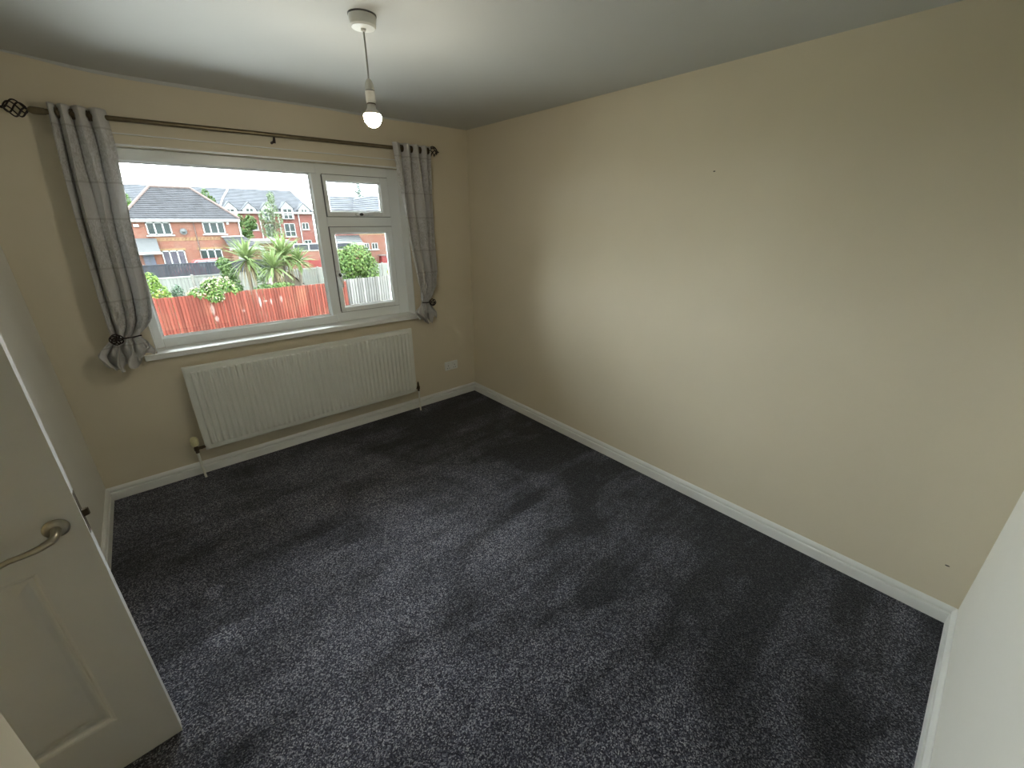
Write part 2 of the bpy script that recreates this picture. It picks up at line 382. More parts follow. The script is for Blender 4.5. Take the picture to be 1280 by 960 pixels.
struct(MB().box((-3.1, -5.1, -.08), (-.9, -D - .19, .004)).build('floor_added_landing', M['carpet']))
# white ceiling paint cut in a little way down the window wall
tb = [(-2.89, 2.44), (-2.64, 2.417), (-2.536, 2.408), (-2.431, 2.394), (-2.317, 2.386), (-2.19, 2.3815), (-1.91, 2.381), (-1.59, 2.385), (-1.2, 2.391), (-.98, 2.386), (-.68, 2.389), (-.34, 2.398), (0, 2.40)]
t_ = MB(); r0 = [(x, -.004, z) for x, z in tb]; r1 = [(x, -.004, max(z, 2.45)) for x, z in tb]; r2 = [(x, .0, z) for x, z in tb]
t_.loft([r2, r0, r1], close=False)
struct(t_.build('trim_1', M['ceiling']), 'white ceiling paint edge above the window wall')
# painted batten line above the window
struct(MB().box((-2.46, -.007, WZ1 + .004), (-.66, .0, 2.118)).build('trim_2', M['cream'], bevel=.003), 'cream painted lintel board above the window')
struct(MB().box((-2.46, -.012, 2.118), (-.66, .0, 2.1235)).build('trim_3', M['gloss']), 'thin pale bead on top of the lintel board')
struct(MB().box((-2.43, -.006, WZ1 - .003), (-.63, .004, WZ1 + .005)).build('trim_4', M['gloss']), 'white edge bead over the window recess')

SH = .094
PROF = [(0, 0), (.019, 0), (.019, .052), (.0175, .058), (.0145, .0585), (.0055, .0595), (.0055, .0668), (.0135, .068), (.0145, .074), (.013, .081), (.008, .089), (.003, SH), (0, SH)]
def skirting(name, a, b, nrm, m0, m1, label):
    a = Vector((*a, 0)); b = Vector((*b, 0)); d = (b - a).normalized(); nn = Vector((*nrm, 0))
    rings = []
    for p, sgn, mt in ((a, 1, m0), (b, -1, m1)):
        rings.append([p + nn * o_ + d * (sgn * o_ * mt) + Vector((0, 0, z)) for o_, z in PROF])
    mb = MB(); mb.loft(rings)
    return struct(mb.build(name, M['gloss']), label)
skirting('baseboard_north', (-W, 0), (0, 0), (0, -1), 1, 1, 'white skirting board under the radiator')
skirting('baseboard_east', (0, 0), (0, -D), (-1, 0), 1, 1, 'white skirting board along the long right wall')
skirting('baseboard_south', (0, -D), (-1.55, -D), (0, 1), 1, 0, 'white skirting board at the near wall')
skirting('baseboard_west', (-W, NY1), (-W, 0), (1, 0), 0, 1, 'white skirting board behind the door')
skirting('baseboard_passage', (JX, -D), (JX, NY0), (1, 0), 1, 0, None)
# small marks on the long wall
for (y, z, ry, rz) in ((-2.212, 1.928, .006, .003), (-3.545, .279, .008, .003)):
    o = MB().lathe([(.001, -.0015), (1, -.0012), (1, 0)], n=10, ax='x').build('wall_scuff', M['mark'], None); o.location = (0, y, z); o.scale = (1, ry, rz); struct(o)
    o.name = 'trim_scuff'

# ------------------------------------------------------------------ window
win = empty('window_1', (0, 0, 0)); struct(win, 'white plastic window with one large fixed pane and two opening sashes')
def frame_ring(mb, x0, x1, z0, z1, w4, y0, y1):     # w4 = left, right, bottom, top widths
    a, b, c_, d_ = w4
    mb.box((x0, y0, z0), (x0 + a, y1, z1)); mb.box((x1 - b, y0, z0), (x1, y1, z1))
    mb.box((x0 + a, y0, z0), (x1 - b, y1, z0 + c_)); mb.box((x0 + a, y0, z1 - d_), (x1 - b, y1, z1))
f = MB()
GX0, GX1, GZ0, GZ1 = -2.376, -1.310, .976, 1.993
f_x0, f_x1, f_z0, f_z1 = WX0, WX1, WZ0, WZ1
f.box((f_x0, FY, f_z0), (GX0 - .012, FY + .07, f_z1)); f.box((-.712, FY, f_z0), (f_x1, FY + .07, f_z1))
f.box((GX0 - .012, FY, f_z0), (-1.26, FY + .07, GZ0 - .012)); f.box((GX0 - .012, FY, GZ1 + .010), (-1.26, FY + .07, f_z1)); f.box((-1.26, FY, f_z0), (-.712, FY + .07, .987)); f.box((-1.26, FY, 1.994), (-.712, FY + .07, f_z1))
f.build('frame', M['upvc'], win, bevel=.004)
MB().box((GX1 + .008, FY - .002, GZ0 - .012), (-1.228, FY + .07, GZ1 + .010)).build('mullion', M['upvc'], win, bevel=.010, seg=3)
MB().box((-1.228, FY, 1.638), (-.712, FY + .07, 1.708)).build('transom', M['upvc'], win, bevel=.004)
# glazing bead of the fixed pane: sloping inner lip
def bead(name, x0, x1, z0, z1, wd, yf, yb, par):
    mb = MB()
    mb.loft([[(x0, yf, z0), (x1, yf, z0), (x1, yf, z1), (x0, yf, z1)], [(x0 + wd, yb, z0 + wd), (x1 - wd, yb, z0 + wd), (x1 - wd, yb, z1 - wd), (x0 + wd, yb, z1 - wd)]], caps=False)
    return mb.build(name, M['upvc'], par)
bead('glazing_bead', GX0 - .012, GX1 + .008, GZ0 - .012, GZ1 + .010, .013, FY + .003, FY + .024, win)
MB().box((GX0 - .012, FY + .028, GZ0 - .012), (GX1 + .008, FY + .034, GZ1 + .010)).build('pane', M['glass'], win)
for nm, (x0, x1, z0, z1), (gx0, gx1, gz0, gz1) in (
    ('sash', (-1.225, -.715, 1.711, 1.998), (-1.189, -.790, 1.754, 1.949)),
    ('sash', (-1.225, -.715, .982, 1.635), (-1.184, -.768, 1.028, 1.584))):
    s_ = MB(); x0 += .003; x1 -= .003
    s_.box((x0, FY - .012, z0), (gx0 - .009, FY + .05, z1)); s_.box((gx1 + .009, FY - .012, z0), (x1, FY + .05, z1))
    s_.box((gx0 - .009, FY - .012, z0), (gx1 + .009, FY + .05, gz0 - .009)); s_.box((gx0 - .009, FY - .012, gz1 + .009), (gx1 + .009, FY + .05, z1))
    so = s_.build(nm, M['upvc'], win, bevel=.004)
    so['label'] = 'upper top-hung sash' if z0 > 1.7 else 'lower side-hung sash'
    bead('glazing_bead', gx0 - .009, gx1 + .009, gz0 - .009, gz1 + .009, .011, FY - .010, FY + .012, so)
    MB().box((gx0 - .009, FY + .016, gz0 - .009), (gx1 + .009, FY + .022, gz1 + .009)).build('pane', M['glass'], so)
    g_ = MB(); q = .004
    frame_ring(g_, x0 - q, x1 + q, z0 - q, z1 + q, (q, q, q, q), FY - .0005, FY + .03)
    g_.build('gasket', M['gasket'], win)
# handles: a lever with a dark push button
def win_handle(loc, ry, sash_name):
    h = empty('window_handle', loc); h.parent = win; h.rotation_euler = (0, ry, 0)
    MB().lathe([(.001, -.020), (.010, -.019), (.014, -.012), (.014, 0)], ax='y', n=20).build('handle_boss', M['plastic'], h, smooth=True).scale = (2.0, 1, 1.25)
    MB().tube([(-.012, -.016, 0), (.018, -.030, .001), (.06, -.034, .005), (.105, -.031, .006)], [.013, .0125, .0105, .008], 10).build('lever', M['upvc'], h, smooth=True)
    pb = MB().lathe([(.001, -.046), (.0085, -.045), (.0105, -.042), (.0105, -.022)], ax='y', n=18).build('push_button', M['dark'], h, smooth=30); pb.location = (.008, 0, 0); pb.scale = (1.35, 1, 1)
win_handle((-.985, FY - .012, 1.727), 0, 'upper')
win_handle((-1.210, FY - .012, 1.290), math.radians(85), 'lower')
sl = MB(); sl.box((WX0, -.002, WZ0 - .032), (WX1, FY + .01, WZ0)); sl.box((-2.50, -.034, WZ0 - .036), (-.585, -.002, WZ0))
sl.build('window_sill', M['gloss'], win, bevel=.006, seg=3)
MB().box((WX1 - .004, .0, WZ0), (WX1 + .002, FY, WZ1)).build('reveal_lining', M['gloss'], win)
MB().box((WX0 - .002, .0, WZ0), (WX0 + .004, FY, WZ1)).build('reveal_lining', M['gloss'], win)

# ------------------------------------------------------------------ radiator
RX0, RX1, RZ0, RZ1 = -2.343, -.722, .208, .808
rad = empty('radiator', ((RX0 + RX1) / 2, -.07, RZ0), label='long white flat panel radiator with vertical flutes below the window', cat='radiator')
ox, oz = (RX0 + RX1) / 2, RZ0; L_ = RX1 - RX0; Hh = RZ1 - RZ0
NF = 44; e0 = .032; pitch = (L_ - 2 * e0) / NF
hs = [0, .006, .036, .0385, .043, .050, .2, Hh - .2, Hh - .050, Hh - .043, Hh - .0385, Hh - .036, Hh - .006, Hh]
def dep(u, z):          # pressed flutes: rounded ribs standing 9 mm proud of the flat margin
    zz = min(z, Hh - z)
    env = min(1, max(0, (zz - .036) / .007))
    if u < 0 or u > NF: return 0
    k = u % 1
    r = max(0, math.sin(PI * min(1, max(0, (k - .16) / .68)))) ** .45
    return -.014 * r * env
cols = [-e0 / pitch, -.6, -.15] + [i + q for i in range(NF) for q in (.0, .14, .24, .38, .5, .62, .76, .86)] + [NF, NF + .15, NF + e0 / pitch]
rm = MB()
for z in hs:
    for u in cols:
        edge = .006 if (z in (0, Hh) or u in (cols[0], cols[-1])) else 0
        rm.v.append((-L_ / 2 + e0 + u * pitch, -.028 + edge + dep(u, z), z))
nc = len(cols)
for j in range(len(hs) - 1):
    for i in range(nc - 1): rm.f.append((j * nc + i, j * nc + i + 1, (j + 1) * nc + i + 1, (j + 1) * nc + i))
rm.build('front_panel', M['rad'], rad, smooth=35)
rb = MB(); rb.box((-L_ / 2, -.022, 0), (L_ / 2, -.012, Hh)); rb.build('back_panel', M['rad'], rad)
for x in (-.62, .62):
    b = MB(); b.box((x - .02, -.012, .06), (x + .02, .058, .10)); b.box((x - .02, .05, .06), (x + .02, .0688, Hh - .05)); b.build('wall_bracket', M['rad'], rad)
# thermostatic valve on the left
vx = -2.392 - ox; vy = -.010
v = empty('thermostatic_valve', (vx, vy, 0)); v.parent = rad
MB().lathe([(.004, .112), (.016, .110), (.021, .10), (.0235, .085), (.0235, .065), (.020, .052), (.014, .046)], n=14).build('valve_head', M['trv'], v, smooth=30)
vb = MB(); vb.lathe([(.012, .050), (.012, .036), (.015, .034), (.015, .012), (.011, .010), (.011, -.008)], n=8); vb.tube([(0, 0, .024), (.03, -.004, .026), (.056, -.006, .028)], [.009, .011, .009], 8)
vb.build('valve_body', M['brass'], v, smooth=30)
MB().tube([(0, 0, -.008), (0, .0, -.12), (.004, -.004, -.204)], .0075, 10).build('pipe', M['pipe'], rad, smooth=True).location = (vx, vy, 0)
vx2 = -.698 - ox
v2 = empty('lockshield_valve', (vx2, vy, 0)); v2.parent = rad
lb = MB(); lb.lathe([(.002, .088), (.006, .084), (.010, .060), (.010, .044), (.014, .042), (.014, .016), (.010, .012), (.010, -.004)], n=8); lb.tube([(0, 0, .03), (-.03, -.006, .03)], .009, 8)
lb.build('valve_body', M['brass'], v2, smooth=30)
MB().tube([(0, 0, -.004), (0, -.002, -.12), (.002, -.006, -.204)], .0075, 10).build('pipe', M['pipe'], rad, smooth=True).location = (vx2, vy, 0)

# ------------------------------------------------------------------ double socket
so = empty('wall_socket', (-.283, 0, .343), label='white double plug socket on the cream wall right of the radiator', cat='socket')
MB().box((-.074, -.010, -.044), (.074, 0, .044)).build('face_plate', M['plastic'], so, bevel=.004)
for sx in (-.036, .036):
    MB().box((sx - .012 + (.016 if sx < 0 else -.016), -.014, .014), (sx + .002 + (.016 if sx < 0 else -.016), -.009, .034)).build('rocker_switch', M['plastic'], so, bevel=.002)
    h = MB(); h.box((sx - .003, -.0106, -.002), (sx + .003, -.0098, .008)); h.box((sx - .015, -.0106, -.026), (sx - .008, -.0098, -.020)); h.box((sx + .008, -.0106, -.026), (sx + .015, -.0098, -.020))
    h.build('pin_holes', M['dark'], so)

# ------------------------------------------------------------------ curtain pole
def cage(mb, c0, ax, length, rad_, n=5, wire=.0035, tw=1.15):
    c0 = Vector(c0)
    for k in range(n):
        pts = []
        for i in range(15):
            t = i / 14; r = rad_ * math.sin(PI * t) ** .75 if 0 < t < 1 else 0; a = 2 * PI * k / n + tw * PI * t
            h_ = length * t
            q = {'x': (h_, r * math.cos(a), r * math.sin(a)), 'y': (r * math.cos(a), h_, r * math.sin(a))}[ax]
            pts.append(c0 + Vector(q))
        mb.tube(pts, wire, 6)
RY = -.078
def rod_z(x): return 2.176 + (x + 2.6) * .0095
pole = empty('curtain_pole', (-1.53, RY, rod_z(-1.53)), label='antique brass curtain pole with dark twisted cage finials above the window', cat='curtain pole')
def pl(x): return (x + 1.53, 0, rod_z(x) - rod_z(-1.53))
MB().tube([pl(-2.6), pl(-1.53), pl(-.44)], .0125, 16).build('pole', M['pole'], pole, smooth=True)
for x, s_ in ((-2.6, -1), (-.44, 1)):
    f_ = empty('finial', pl(x)); f_.parent = pole
    MB().lathe([(.0145, -s_ * .05), (.0165, -s_ * .03), (.0165, -.002 * s_), (.012, s_ * .006), (.006, s_ * .014)], ax='x', n=18).build('end_socket', M['pole'], f_, smooth=30)
    cg = MB(); cage(cg, (s_ * .008, 0, 0), 'x', s_ * .082, .036); cg.lathe([(.002, s_ * .084), (.007, s_ * .090), (.005, s_ * .10), (.001, s_ * .108)], ax='x', n=10)
    cg.build('twisted_cage', M['iron'], f_, smooth=True)
for x in (-2.44, -1.546, -.60):
    b = MB(); p0 = pl(x)
    b.tube([(p0[0], -RY, p0[2] - .035), (p0[0], .02, p0[2] - .034), (p0[0], 0, p0[2] - .018)], [.008, .007, .007], 10)
    b.lathe([(.024, .080), (.024, .085)], (p0[0], 0, p0[2] - .035), 'y', 16)
    b.tube([(p0[0], .0, p0[2] - .012), (p0[0], -.001, p0[2] - .030), (p0[0], -.001, p0[2] - .046)], [.007, .0065, .005], 8)
    b.build('bracket', M['iron'], pole, smooth=30)

# ------------------------------------------------------------------ curtains
def lerp(tab, z):
    tab = sorted(tab)
    if z <= tab[0][0]: return tab[0][1]
    for (a, b), (c_, d_) in zip(tab, tab[1:]):
        if z <= c_:
            t = (z - a) / (c_ - a); return b + (d_ - b) * t
    return tab[-1][1]
def smooth(t): t = max(0, min(1, t)); return t * t * (3 - 2 * t)
def curtain(name, label, Lt, Rt, ztop, ztie, zbot_f, folds, amp_f, ph, seed, rodx0, rodx1, yoff, skew):
    rnd = random.Random(seed); NU, NV = 240, 120
    mb = MB(); mb.uv = []
    jit = [rnd.uniform(-.5, .5) for _ in range(14)]
    for j in range(NV + 1):
        tv = j / NV
        for i in range(NU + 1):
            u = i / NU
            zb = zbot_f(u); z = ztop + (zb - ztop) * tv
            a, b = lerp(Lt, z), lerp(Rt, z)
            near = math.exp(-((z - ztie) / .06) ** 2)
            dn = smooth((ztop - z) / .5) * (1 - near)
            um = u + .035 * dn * math.sin(2 * PI * u + jit[0] + 2.2 * tv) + .02 * dn * math.sin(5.3 * PI * u + jit[7] + 3 * tv)
            A = amp_f(z) * (1 + .45 * dn * math.sin(3.1 * PI * u + jit[8] * 4 + 1.4 * tv))
            k = folds * 2 * PI * um + ph
            w1 = abs(math.sin(k / 2)); wave = 1.1 - 2.1 * w1 ** (.36 + .26 * dn)     # broad rounded lobes towards the room, tight creases
            x = a + (b - a) * u ** (1 + skew * (1 - .5 * near)) + (b - a) / folds * .10 * math.sin(k + .3) * (1 - .5 * near)
            y = yoff(z) + A * wave
            if z < ztie:      # ruffled tail
                q = smooth((ztie - z) / .10)
                y += q * (.022 * math.sin(7 * PI * u + jit[4] + 14 * (ztie - z)) + .010 * math.sin(17 * PI * u + jit[9])); z += q * (.014 * math.sin(5 * PI * u + jit[5]) + .009 * math.sin(13 * PI * u + jit[10])); x += q * .012 * math.sin(9 * PI * u + 30 * (ztie - z) + jit[11])
            else:             # drag creases running into the tieback
                q = math.exp(-((z - ztie - .10) / .09) ** 2)
                y += q * (.008 * math.sin(24 * u + (z - ztie) * 46 + jit[6]) + .006 * math.sin(39 * u - (z - ztie) * 60 + jit[12]))
            mb.v.append((x, y, z)); mb.uv.append((u * 1.2, (ztop - z)))
    n_ = NU + 1
    for j in range(NV):
        for i in range(NU):
            a = j * n_ + i; mb.f.append((a, a + 1, a + n_ + 1, a + n_))
    root = empty(name, (0.5 * (lerp(Lt, ztie) + lerp(Rt, ztie)), 0, ztie), label=label, cat='curtain', group='tied back curtains')
    o = mb.build('fabric', M['curtain'], root, smooth=180); o.location = -root.location
    sd = o.modifiers.new('thickness', 'SOLIDIFY'); sd.thickness = .0018
    # eyelets where the pole threads the heading
    for i in range(int(folds * 2) + 2):
        uu = ((i // 2) * 2 * PI + (.17 if i % 2 == 0 else PI - .17) * 2 - ph) / (folds * 2 * PI)
        if not 0.02 < uu < .98: continue
        x = rodx0 + (rodx1 - rodx0) * uu ** (1 + skew)
        e = MB(); m_ = 16; r1_, r2_ = .017, .024
        e.loft([[(q * .0025, r_ * math.cos(2 * PI * k / m_), r_ * math.sin(2 * PI * k / m_)) for k in range(m_)] for q, r_ in ((-1, r1_), (-1.6, (r1_ + r2_) / 2), (-1, r2_), (1, r2_), (1.6, (r1_ + r2_) / 2), (1, r1_), (-1, r1_))], caps=False)
        eo = e.build('eyelet', M['brass'], root, smooth=True); eo.location = Vector((x, RY, rod_z(x))) - root.location
    return root
LtL = [(.84, -2.63), (.90, -2.672), (.956, -2.690), (1.0, -2.665), (1.03, -2.628), (1.05, -2.61), (1.106, -2.612), (1.287, -2.609), (1.514, -2.594), (1.724, -2.582), (1.927, -2.568), (2.21, -2.542)]
RtL = [(.84, -2.50), (.90, -2.475), (.953, -2.434), (1.0, -2.452), (1.03, -2.478), (1.05, -2.485), (1.098, -2.437), (1.14, -2.41), (1.202, -2.397), (1.317, -2.383), (1.5, -2.378), (1.69, -2.366), (1.82, -2.350), (2.05, -2.328), (2.21, -2.325)]
curtain('curtain', 'grey patterned curtain tied back at the left end of the window', LtL, RtL, 2.215, 1.05,
        lambda u: .875 + .05 * u * u - .025 * math.sin(PI * u), 4, lambda z: (.030 + .006 * smooth((z - 1.7) / .5)) if z > 1.05 else .020, .0, 3, -2.542, -2.325,
        lambda z: RY - .012 * smooth((2.1 - z) / .9), .35)
LtR = [(.84, -.592), (.924, -.668), (1.0, -.618), (1.03, -.604), (1.06, -.614), (1.247, -.650), (1.473, -.682), (1.775, -.708), (2.082, -.738), (2.23, -.755)]
RtR = [(.84, -.50), (.919, -.476), (1.0, -.515), (1.03, -.528), (1.064, -.498), (1.15, -.455), (1.265, -.434), (1.53, -.436), (1.96, -.428), (2.23, -.429)]
curtain('curtain', 'grey patterned curtain tied back at the right end of the window', LtR, RtR, 2.228, 1.03,
        lambda u: .865 - .03 * math.sin(PI * u), 4, lambda z: (.037 + .003 * smooth((z - 1.7) / .5)) if z > 1.03 else .020, .9, 8, -.745, -.43,
        lambda z: RY - .006 * smooth((2.1 - z) / .9), -.12)
# hold-backs
def holdback(x, z, xa, label):
    h = empty('curtain_holdback', (x, 0, z), label=label, cat='holdback', group='cage hold-backs')
    MB().lathe([(.001, -.010), (.018, -.008), (.020, 0)], ax='y', n=16).build('wall_rose', M['iron'], h, smooth=30)
    MB().tube([(0, -.006, 0), (0, -.08, 0), (0, -.135, 0)], [.006, .005, .005], 10).build('stem', M['iron'], h, smooth=True)
    cg = MB(); cage(cg, (0, -.128, 0), 'y', -.056, .030, 5, .0035)
    cg.lathe([(.001, -.192), (.006, -.188), (.007, -.182), (.002, -.178)], ax='y', n=10); cg.build('cage_ball', M['iron'], h, smooth=True)
    dx = xa - x; pts = []
    for i in range(13):
        t = i / 12; pts.append((dx * t, -.138 - .028 * math.sin(PI * min(1, t * 1.1)) + .06 * max(0, t - .75), .004 * math.sin(PI * t)))
    MB().tube(pts, .0042, 8).build('hook_arm', M['iron'], h, smooth=True)
holdback(-2.585, 1.052, -2.475, 'dark metal cage hold-back gathering the left curtain')
holdback(-.530, 1.020, -.612, 'dark metal cage hold-back gathering the right curtain')

# ------------------------------------------------------------------ pendant lamp
pd = empty('pendant_lamp', (-1.528, -1.515, H), label='white pendant flex with a bare lit bulb hanging from the ceiling', cat='lamp')
MB().lathe([(.052, 0), (.052, -.004), (.0505, -.005)], n=36).build('mounting_ring', M['dark'], pd, smooth=30)
MB().lathe([(.050, -.004), (.050, -.010), (.047, -.034), (.042, -.040), (.010, -.042), (.008, -.050), (.003, -.052)], n=36).build('ceiling_rose', M['plastic'], pd, smooth=30)
MB().tube([(0, 0, -.045), (.001, 0, -.12), (0, 0, -.205)], .0032, 10).build('flex', M['cordm'], pd, smooth=True)
MB().lathe([(.004, -.198), (.010, -.203), (.0155, -.216), (.0185, -.234), (.0185, -.2365)], n=24).build('lampholder_cap', M['holder'], pd, smooth=30)
MB().lathe([(.0175, -.2365), (.0175, -.2395)], n=24).build('cap_ring', M['dark'], pd, smooth=30)
MB().lathe([(.0185, -.2395), (.0185, -.276), (.0172, -.279), (.0172, -.280)], n=24).build('lampholder_body', M['holder'], pd, smooth=30)
MB().lathe([(.0165, -.280), (.0175, -.2825), (.0165, -.2835)], n=24).build('lower_ring', M['brass'], pd, smooth=30)
MB().lathe([(.0150, -.2835), (.0170, -.296), (.024, -.306), (.0315, -.3155), (.0320, -.3175)], n=32).build('bulb_neck', M['holder'], pd, smooth=30)
pr = [(.0315, -.3175)]
for i in range(1, 13):
    a = PI * (.45 + .55 * i / 12); pr.append((max(.0005, .0345 * math.sin(a)), -.3235 + .0355 * math.cos(a) * 1.12))
MB().lathe(pr, n=32).build('bulb', M['bulb'], pd, smooth=True)

# ------------------------------------------------------------------ door, opened into the entry nook
dr = empty('door_1', (-2.657, -1.905, .012), math.radians(183)); struct(dr, 'white panelled door standing open with a satin lever handle')
DW, DH, DT = .762, 1.981, .04
lf = MB()
sb = [0, .118, .338, .424, .644, DW]; zb = [0, .205, .815, 1.015, 1.86, DH]
panels = []
for i in range(5):
    for j in range(5):
        if i in (1, 3) and j in (1, 3): panels.append((sb[i], sb[i + 1], zb[j], zb[j + 1])); continue
        lf.quad((sb[i], 0, zb[j]), (sb[i + 1], 0, zb[j]), (sb[i + 1], 0, zb[j + 1]), (sb[i], 0, zb[j + 1]))
lf.quad((0, -DT, 0), (DW, -DT, 0), (DW, -DT, DH), (0, -DT, DH))
def subdiv_edge(fixed, bps, ax):
    for a, b in zip(bps, bps[1:]):
        if ax == 'z': lf.quad((fixed, 0, a), (fixed, 0, b), (fixed, -DT, b), (fixed, -DT, a))
        else: lf.quad((a, 0, fixed), (b, 0, fixed), (b, -DT, fixed), (a, -DT, fixed))
subdiv_edge(0, zb, 'z'); subdiv_edge(DW, zb, 'z'); subdiv_edge(0, sb, 's'); subdiv_edge(DH, sb, 's')
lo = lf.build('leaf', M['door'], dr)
for (a, b, c_, d_) in panels:
    pm = MB(); rings = []
    for off, y in ((0, 0), (.006, -.002), (.012, -.0085), (.017, -.010), (.022, -.0095), (.032, -.006), (.045, -.0035), (.05, -.003)):
        rings.append([(a + off, y, c_ + off), (b - off, y, c_ + off), (b - off, y, d_ - off), (a + off, y, d_ - off)])
    pm.loft(rings, caps=False); off = .05
    pm.quad((a + off, -.003, c_ + off), (b - off, -.003, c_ + off), (b - off, -.003, d_ - off), (a + off, -.003, d_ - off))
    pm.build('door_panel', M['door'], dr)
hd = empty('lever_handle', (.052, 0, .922)); hd.parent = dr
MB().lathe([(.001, .010), (.020, .0095), (.023, .008), (.0265, .003), (.0265, 0)], ax='y', n=28).build('rose', M['nickel'], hd, smooth=30)
MB().tube([(0, .006, 0), (0, .030, 0), (.001, .044, -.001), (.008, .052, -.004), (.03, .054, -.012), (.06, .054, -.017), (.085, .053, -.018), (.105, .052, -.024), (.122, .050, -.030)],
          [.011, .0095, .0095, .0095, .0085, .0072, .0068, .0075, .0068], 12).build('lever', M['nickel'], hd, smooth=True)
MB().box((-.0012, -.034, .87), (.001, -.010, 1.0)).build('latch_plate', M['brass'], dr)
MB().prism([(-.014, -.026), (0, -.028), (0, -.014), (-.012, -.020)], .921, .941, 'z').build('latch_bolt', M['brass'], dr)
for z in (.2, 1.0, 1.75): MB().box((DW - .002, -.036, z), (DW + .004, -.006, z + .09)).build('hinge', M['brass'], dr)
d2 = MB(); d2.box((NX0 - .1, -1.945, 0), (NX0, -1.93, 2.02)); d2.box((NX0 - .1, -2.735, 0), (NX0, -2.72, 2.02)); d2.box((NX0 - .1, -2.735, 2.005), (NX0, -1.93, 2.02))
struct(d2.build('trim_door_lining', M['gloss']))
# ================================================================== OUTSIDE
GZ = -2.72
g = MB(); g.quad((-60, .4, GZ), (60, .4, GZ), (60, 24, GZ), (-60, 24, GZ)); g.quad((-60, 24, GZ), (60, 24, GZ), (60, 46, -3.3), (-60, 46, -3.3)); g.quad((-60, 46, -3.3), (60, 46, -3.3), (60, 160, -4.4), (-60, 160, -4.4))
struct(g.build('ground', M['grass']), 'lawns and gardens outside the window')

struct(MB().box((-9, .4, GZ - .1), (9, 15.2, GZ + .03)).build('bounce_slab', M['bounce_paving']), 'unseen pale slab added below the window to bounce light indoors')  # added out of view, pale so sky light bounces up to the ceiling
def board_fence(name, x0, x1, y, z0, z1, bw, mat, label, cap=None, lean=0):
    f_ = empty(name, ((x0 + x1) / 2, y, z0), label=label, cat='fence')
    proto = None; n_ = int(round((x1 - x0) / bw)); rnd = random.Random(11)
    for i in range(n_):
        xl = x0 + i * bw - (x0 + x1) / 2
        if proto is None:
            m_ = MB()   # feather-edge board: thick on one side
            m_.loft([[(0, -.016, zz), (bw * .16, -.022, zz), (bw * .90, .008, zz), (bw * 1.02, .016, zz), (bw * 1.02, .024, zz), (0, .024, zz)] for zz in (0, z1 - z0)])
            proto = m_.build('board', mat, f_); proto.location = (xl, 0, 0)
        else:
            link_copy(proto, f_, (xl, rnd.uniform(-.006, .006), rnd.uniform(-.012, .012)), (0, rnd.uniform(-.006, .006), 0))
    nP = max(2, int((x1 - x0) / 1.83) + 1); pp = None
    for i in range(nP):
        xl = (x1 - x0) * (i / (nP - 1) - .5)
        if pp is None:
            pp = MB().box((-.045, .03, 0), (.045, .12, z1 - z0 + .02)).build('post', mat, f_); pp.location = (xl, 0, 0)
        else: link_copy(pp, f_, (xl, 0, 0))
    for zz in (.3, .95, 1.55):
        if zz < z1 - z0: MB().box((-(x1 - x0) / 2, .02, zz), ((x1 - x0) / 2, .06, zz + .07)).build('rail', mat, f_)
    if cap: MB().box((-(x1 - x0) / 2, -.02, z1 - z0), ((x1 - x0) / 2, .05, z1 - z0 + .03)).build('cap_rail', cap, f_)
    return f_
board_fence('garden_fence', -4.6, 4.3, 15.8, GZ, -.905, .1, M['redfence'], 'red stained close-board garden fence, nearest to the window')
board_fence('garden_fence', 4.36, 9.0, 16.5, GZ, -.90, .125, M['greyfence'], 'weathered grey board fence in front of the big round bush')

def panel_fence(name, x0, x1, y, z0, z1, mat, pmat, label, pw=1.9, pz=.06, postw=.055):
    f_ = empty(name, ((x0 + x1) / 2, y, z0), label=label, cat='fence'); n_ = int(round((x1 - x0) / pw)); hw = (x1 - x0) / 2; w_ = (x1 - x0) / n_
    pm = None; pp = None; rp = None
    for i in range(n_ + 1):
        xl = -hw + i * w_
        if pp is None: pp = MB().box((-postw, -.05, 0), (postw, .05, z1 - z0 + pz)).build('post', pmat, f_, bevel=.01); pp.location = (xl, 0, 0)
        else: link_copy(pp, f_, (xl, 0, 0))
        if i == n_: break
        if pm is None:
            m_ = MB(); nb = 13; bw = (w_ - 2 * postw) / nb
            for k in range(nb): m_.box((postw + k * bw + .006, -.012 + .008 * (k % 2), .12), (postw + (k + 1) * bw - .004, .012, z1 - z0 - .04))
            pm = m_.build('boards', mat, f_); pm['kind'] = 'stuff'; pm.location = (xl, 0, 0)
            rp = MB().box((postw, -.03, z1 - z0 - .06), (w_ - postw, .03, z1 - z0 + .01)).build('top_rail', mat, f_); rp.location = (xl, 0, 0)
            gp = MB().box((postw, -.025, 0), (w_ - postw, .025, .14)).build('gravel_board', pmat, f_); gp.location = (xl, 0, 0)
        else:
            link_copy(pm, f_, (xl, 0, 0)); link_copy(rp, f_, (xl, 0, 0)); link_copy(gp, f_, (xl, 0, 0))
    return f_
panel_fence('panel_fence', -4.6, 13.0, 22.5, GZ, -.90, M['greypanel'], M['concrete'], 'silvery grey panel fence with concrete posts behind the shrubs')
panel_fence('panel_fence', -5.5, 5.0, 30.3, -2.9, -.90, M['black'], M['black'], 'black stained panel fence in front of the brick house', 2.1, .04)

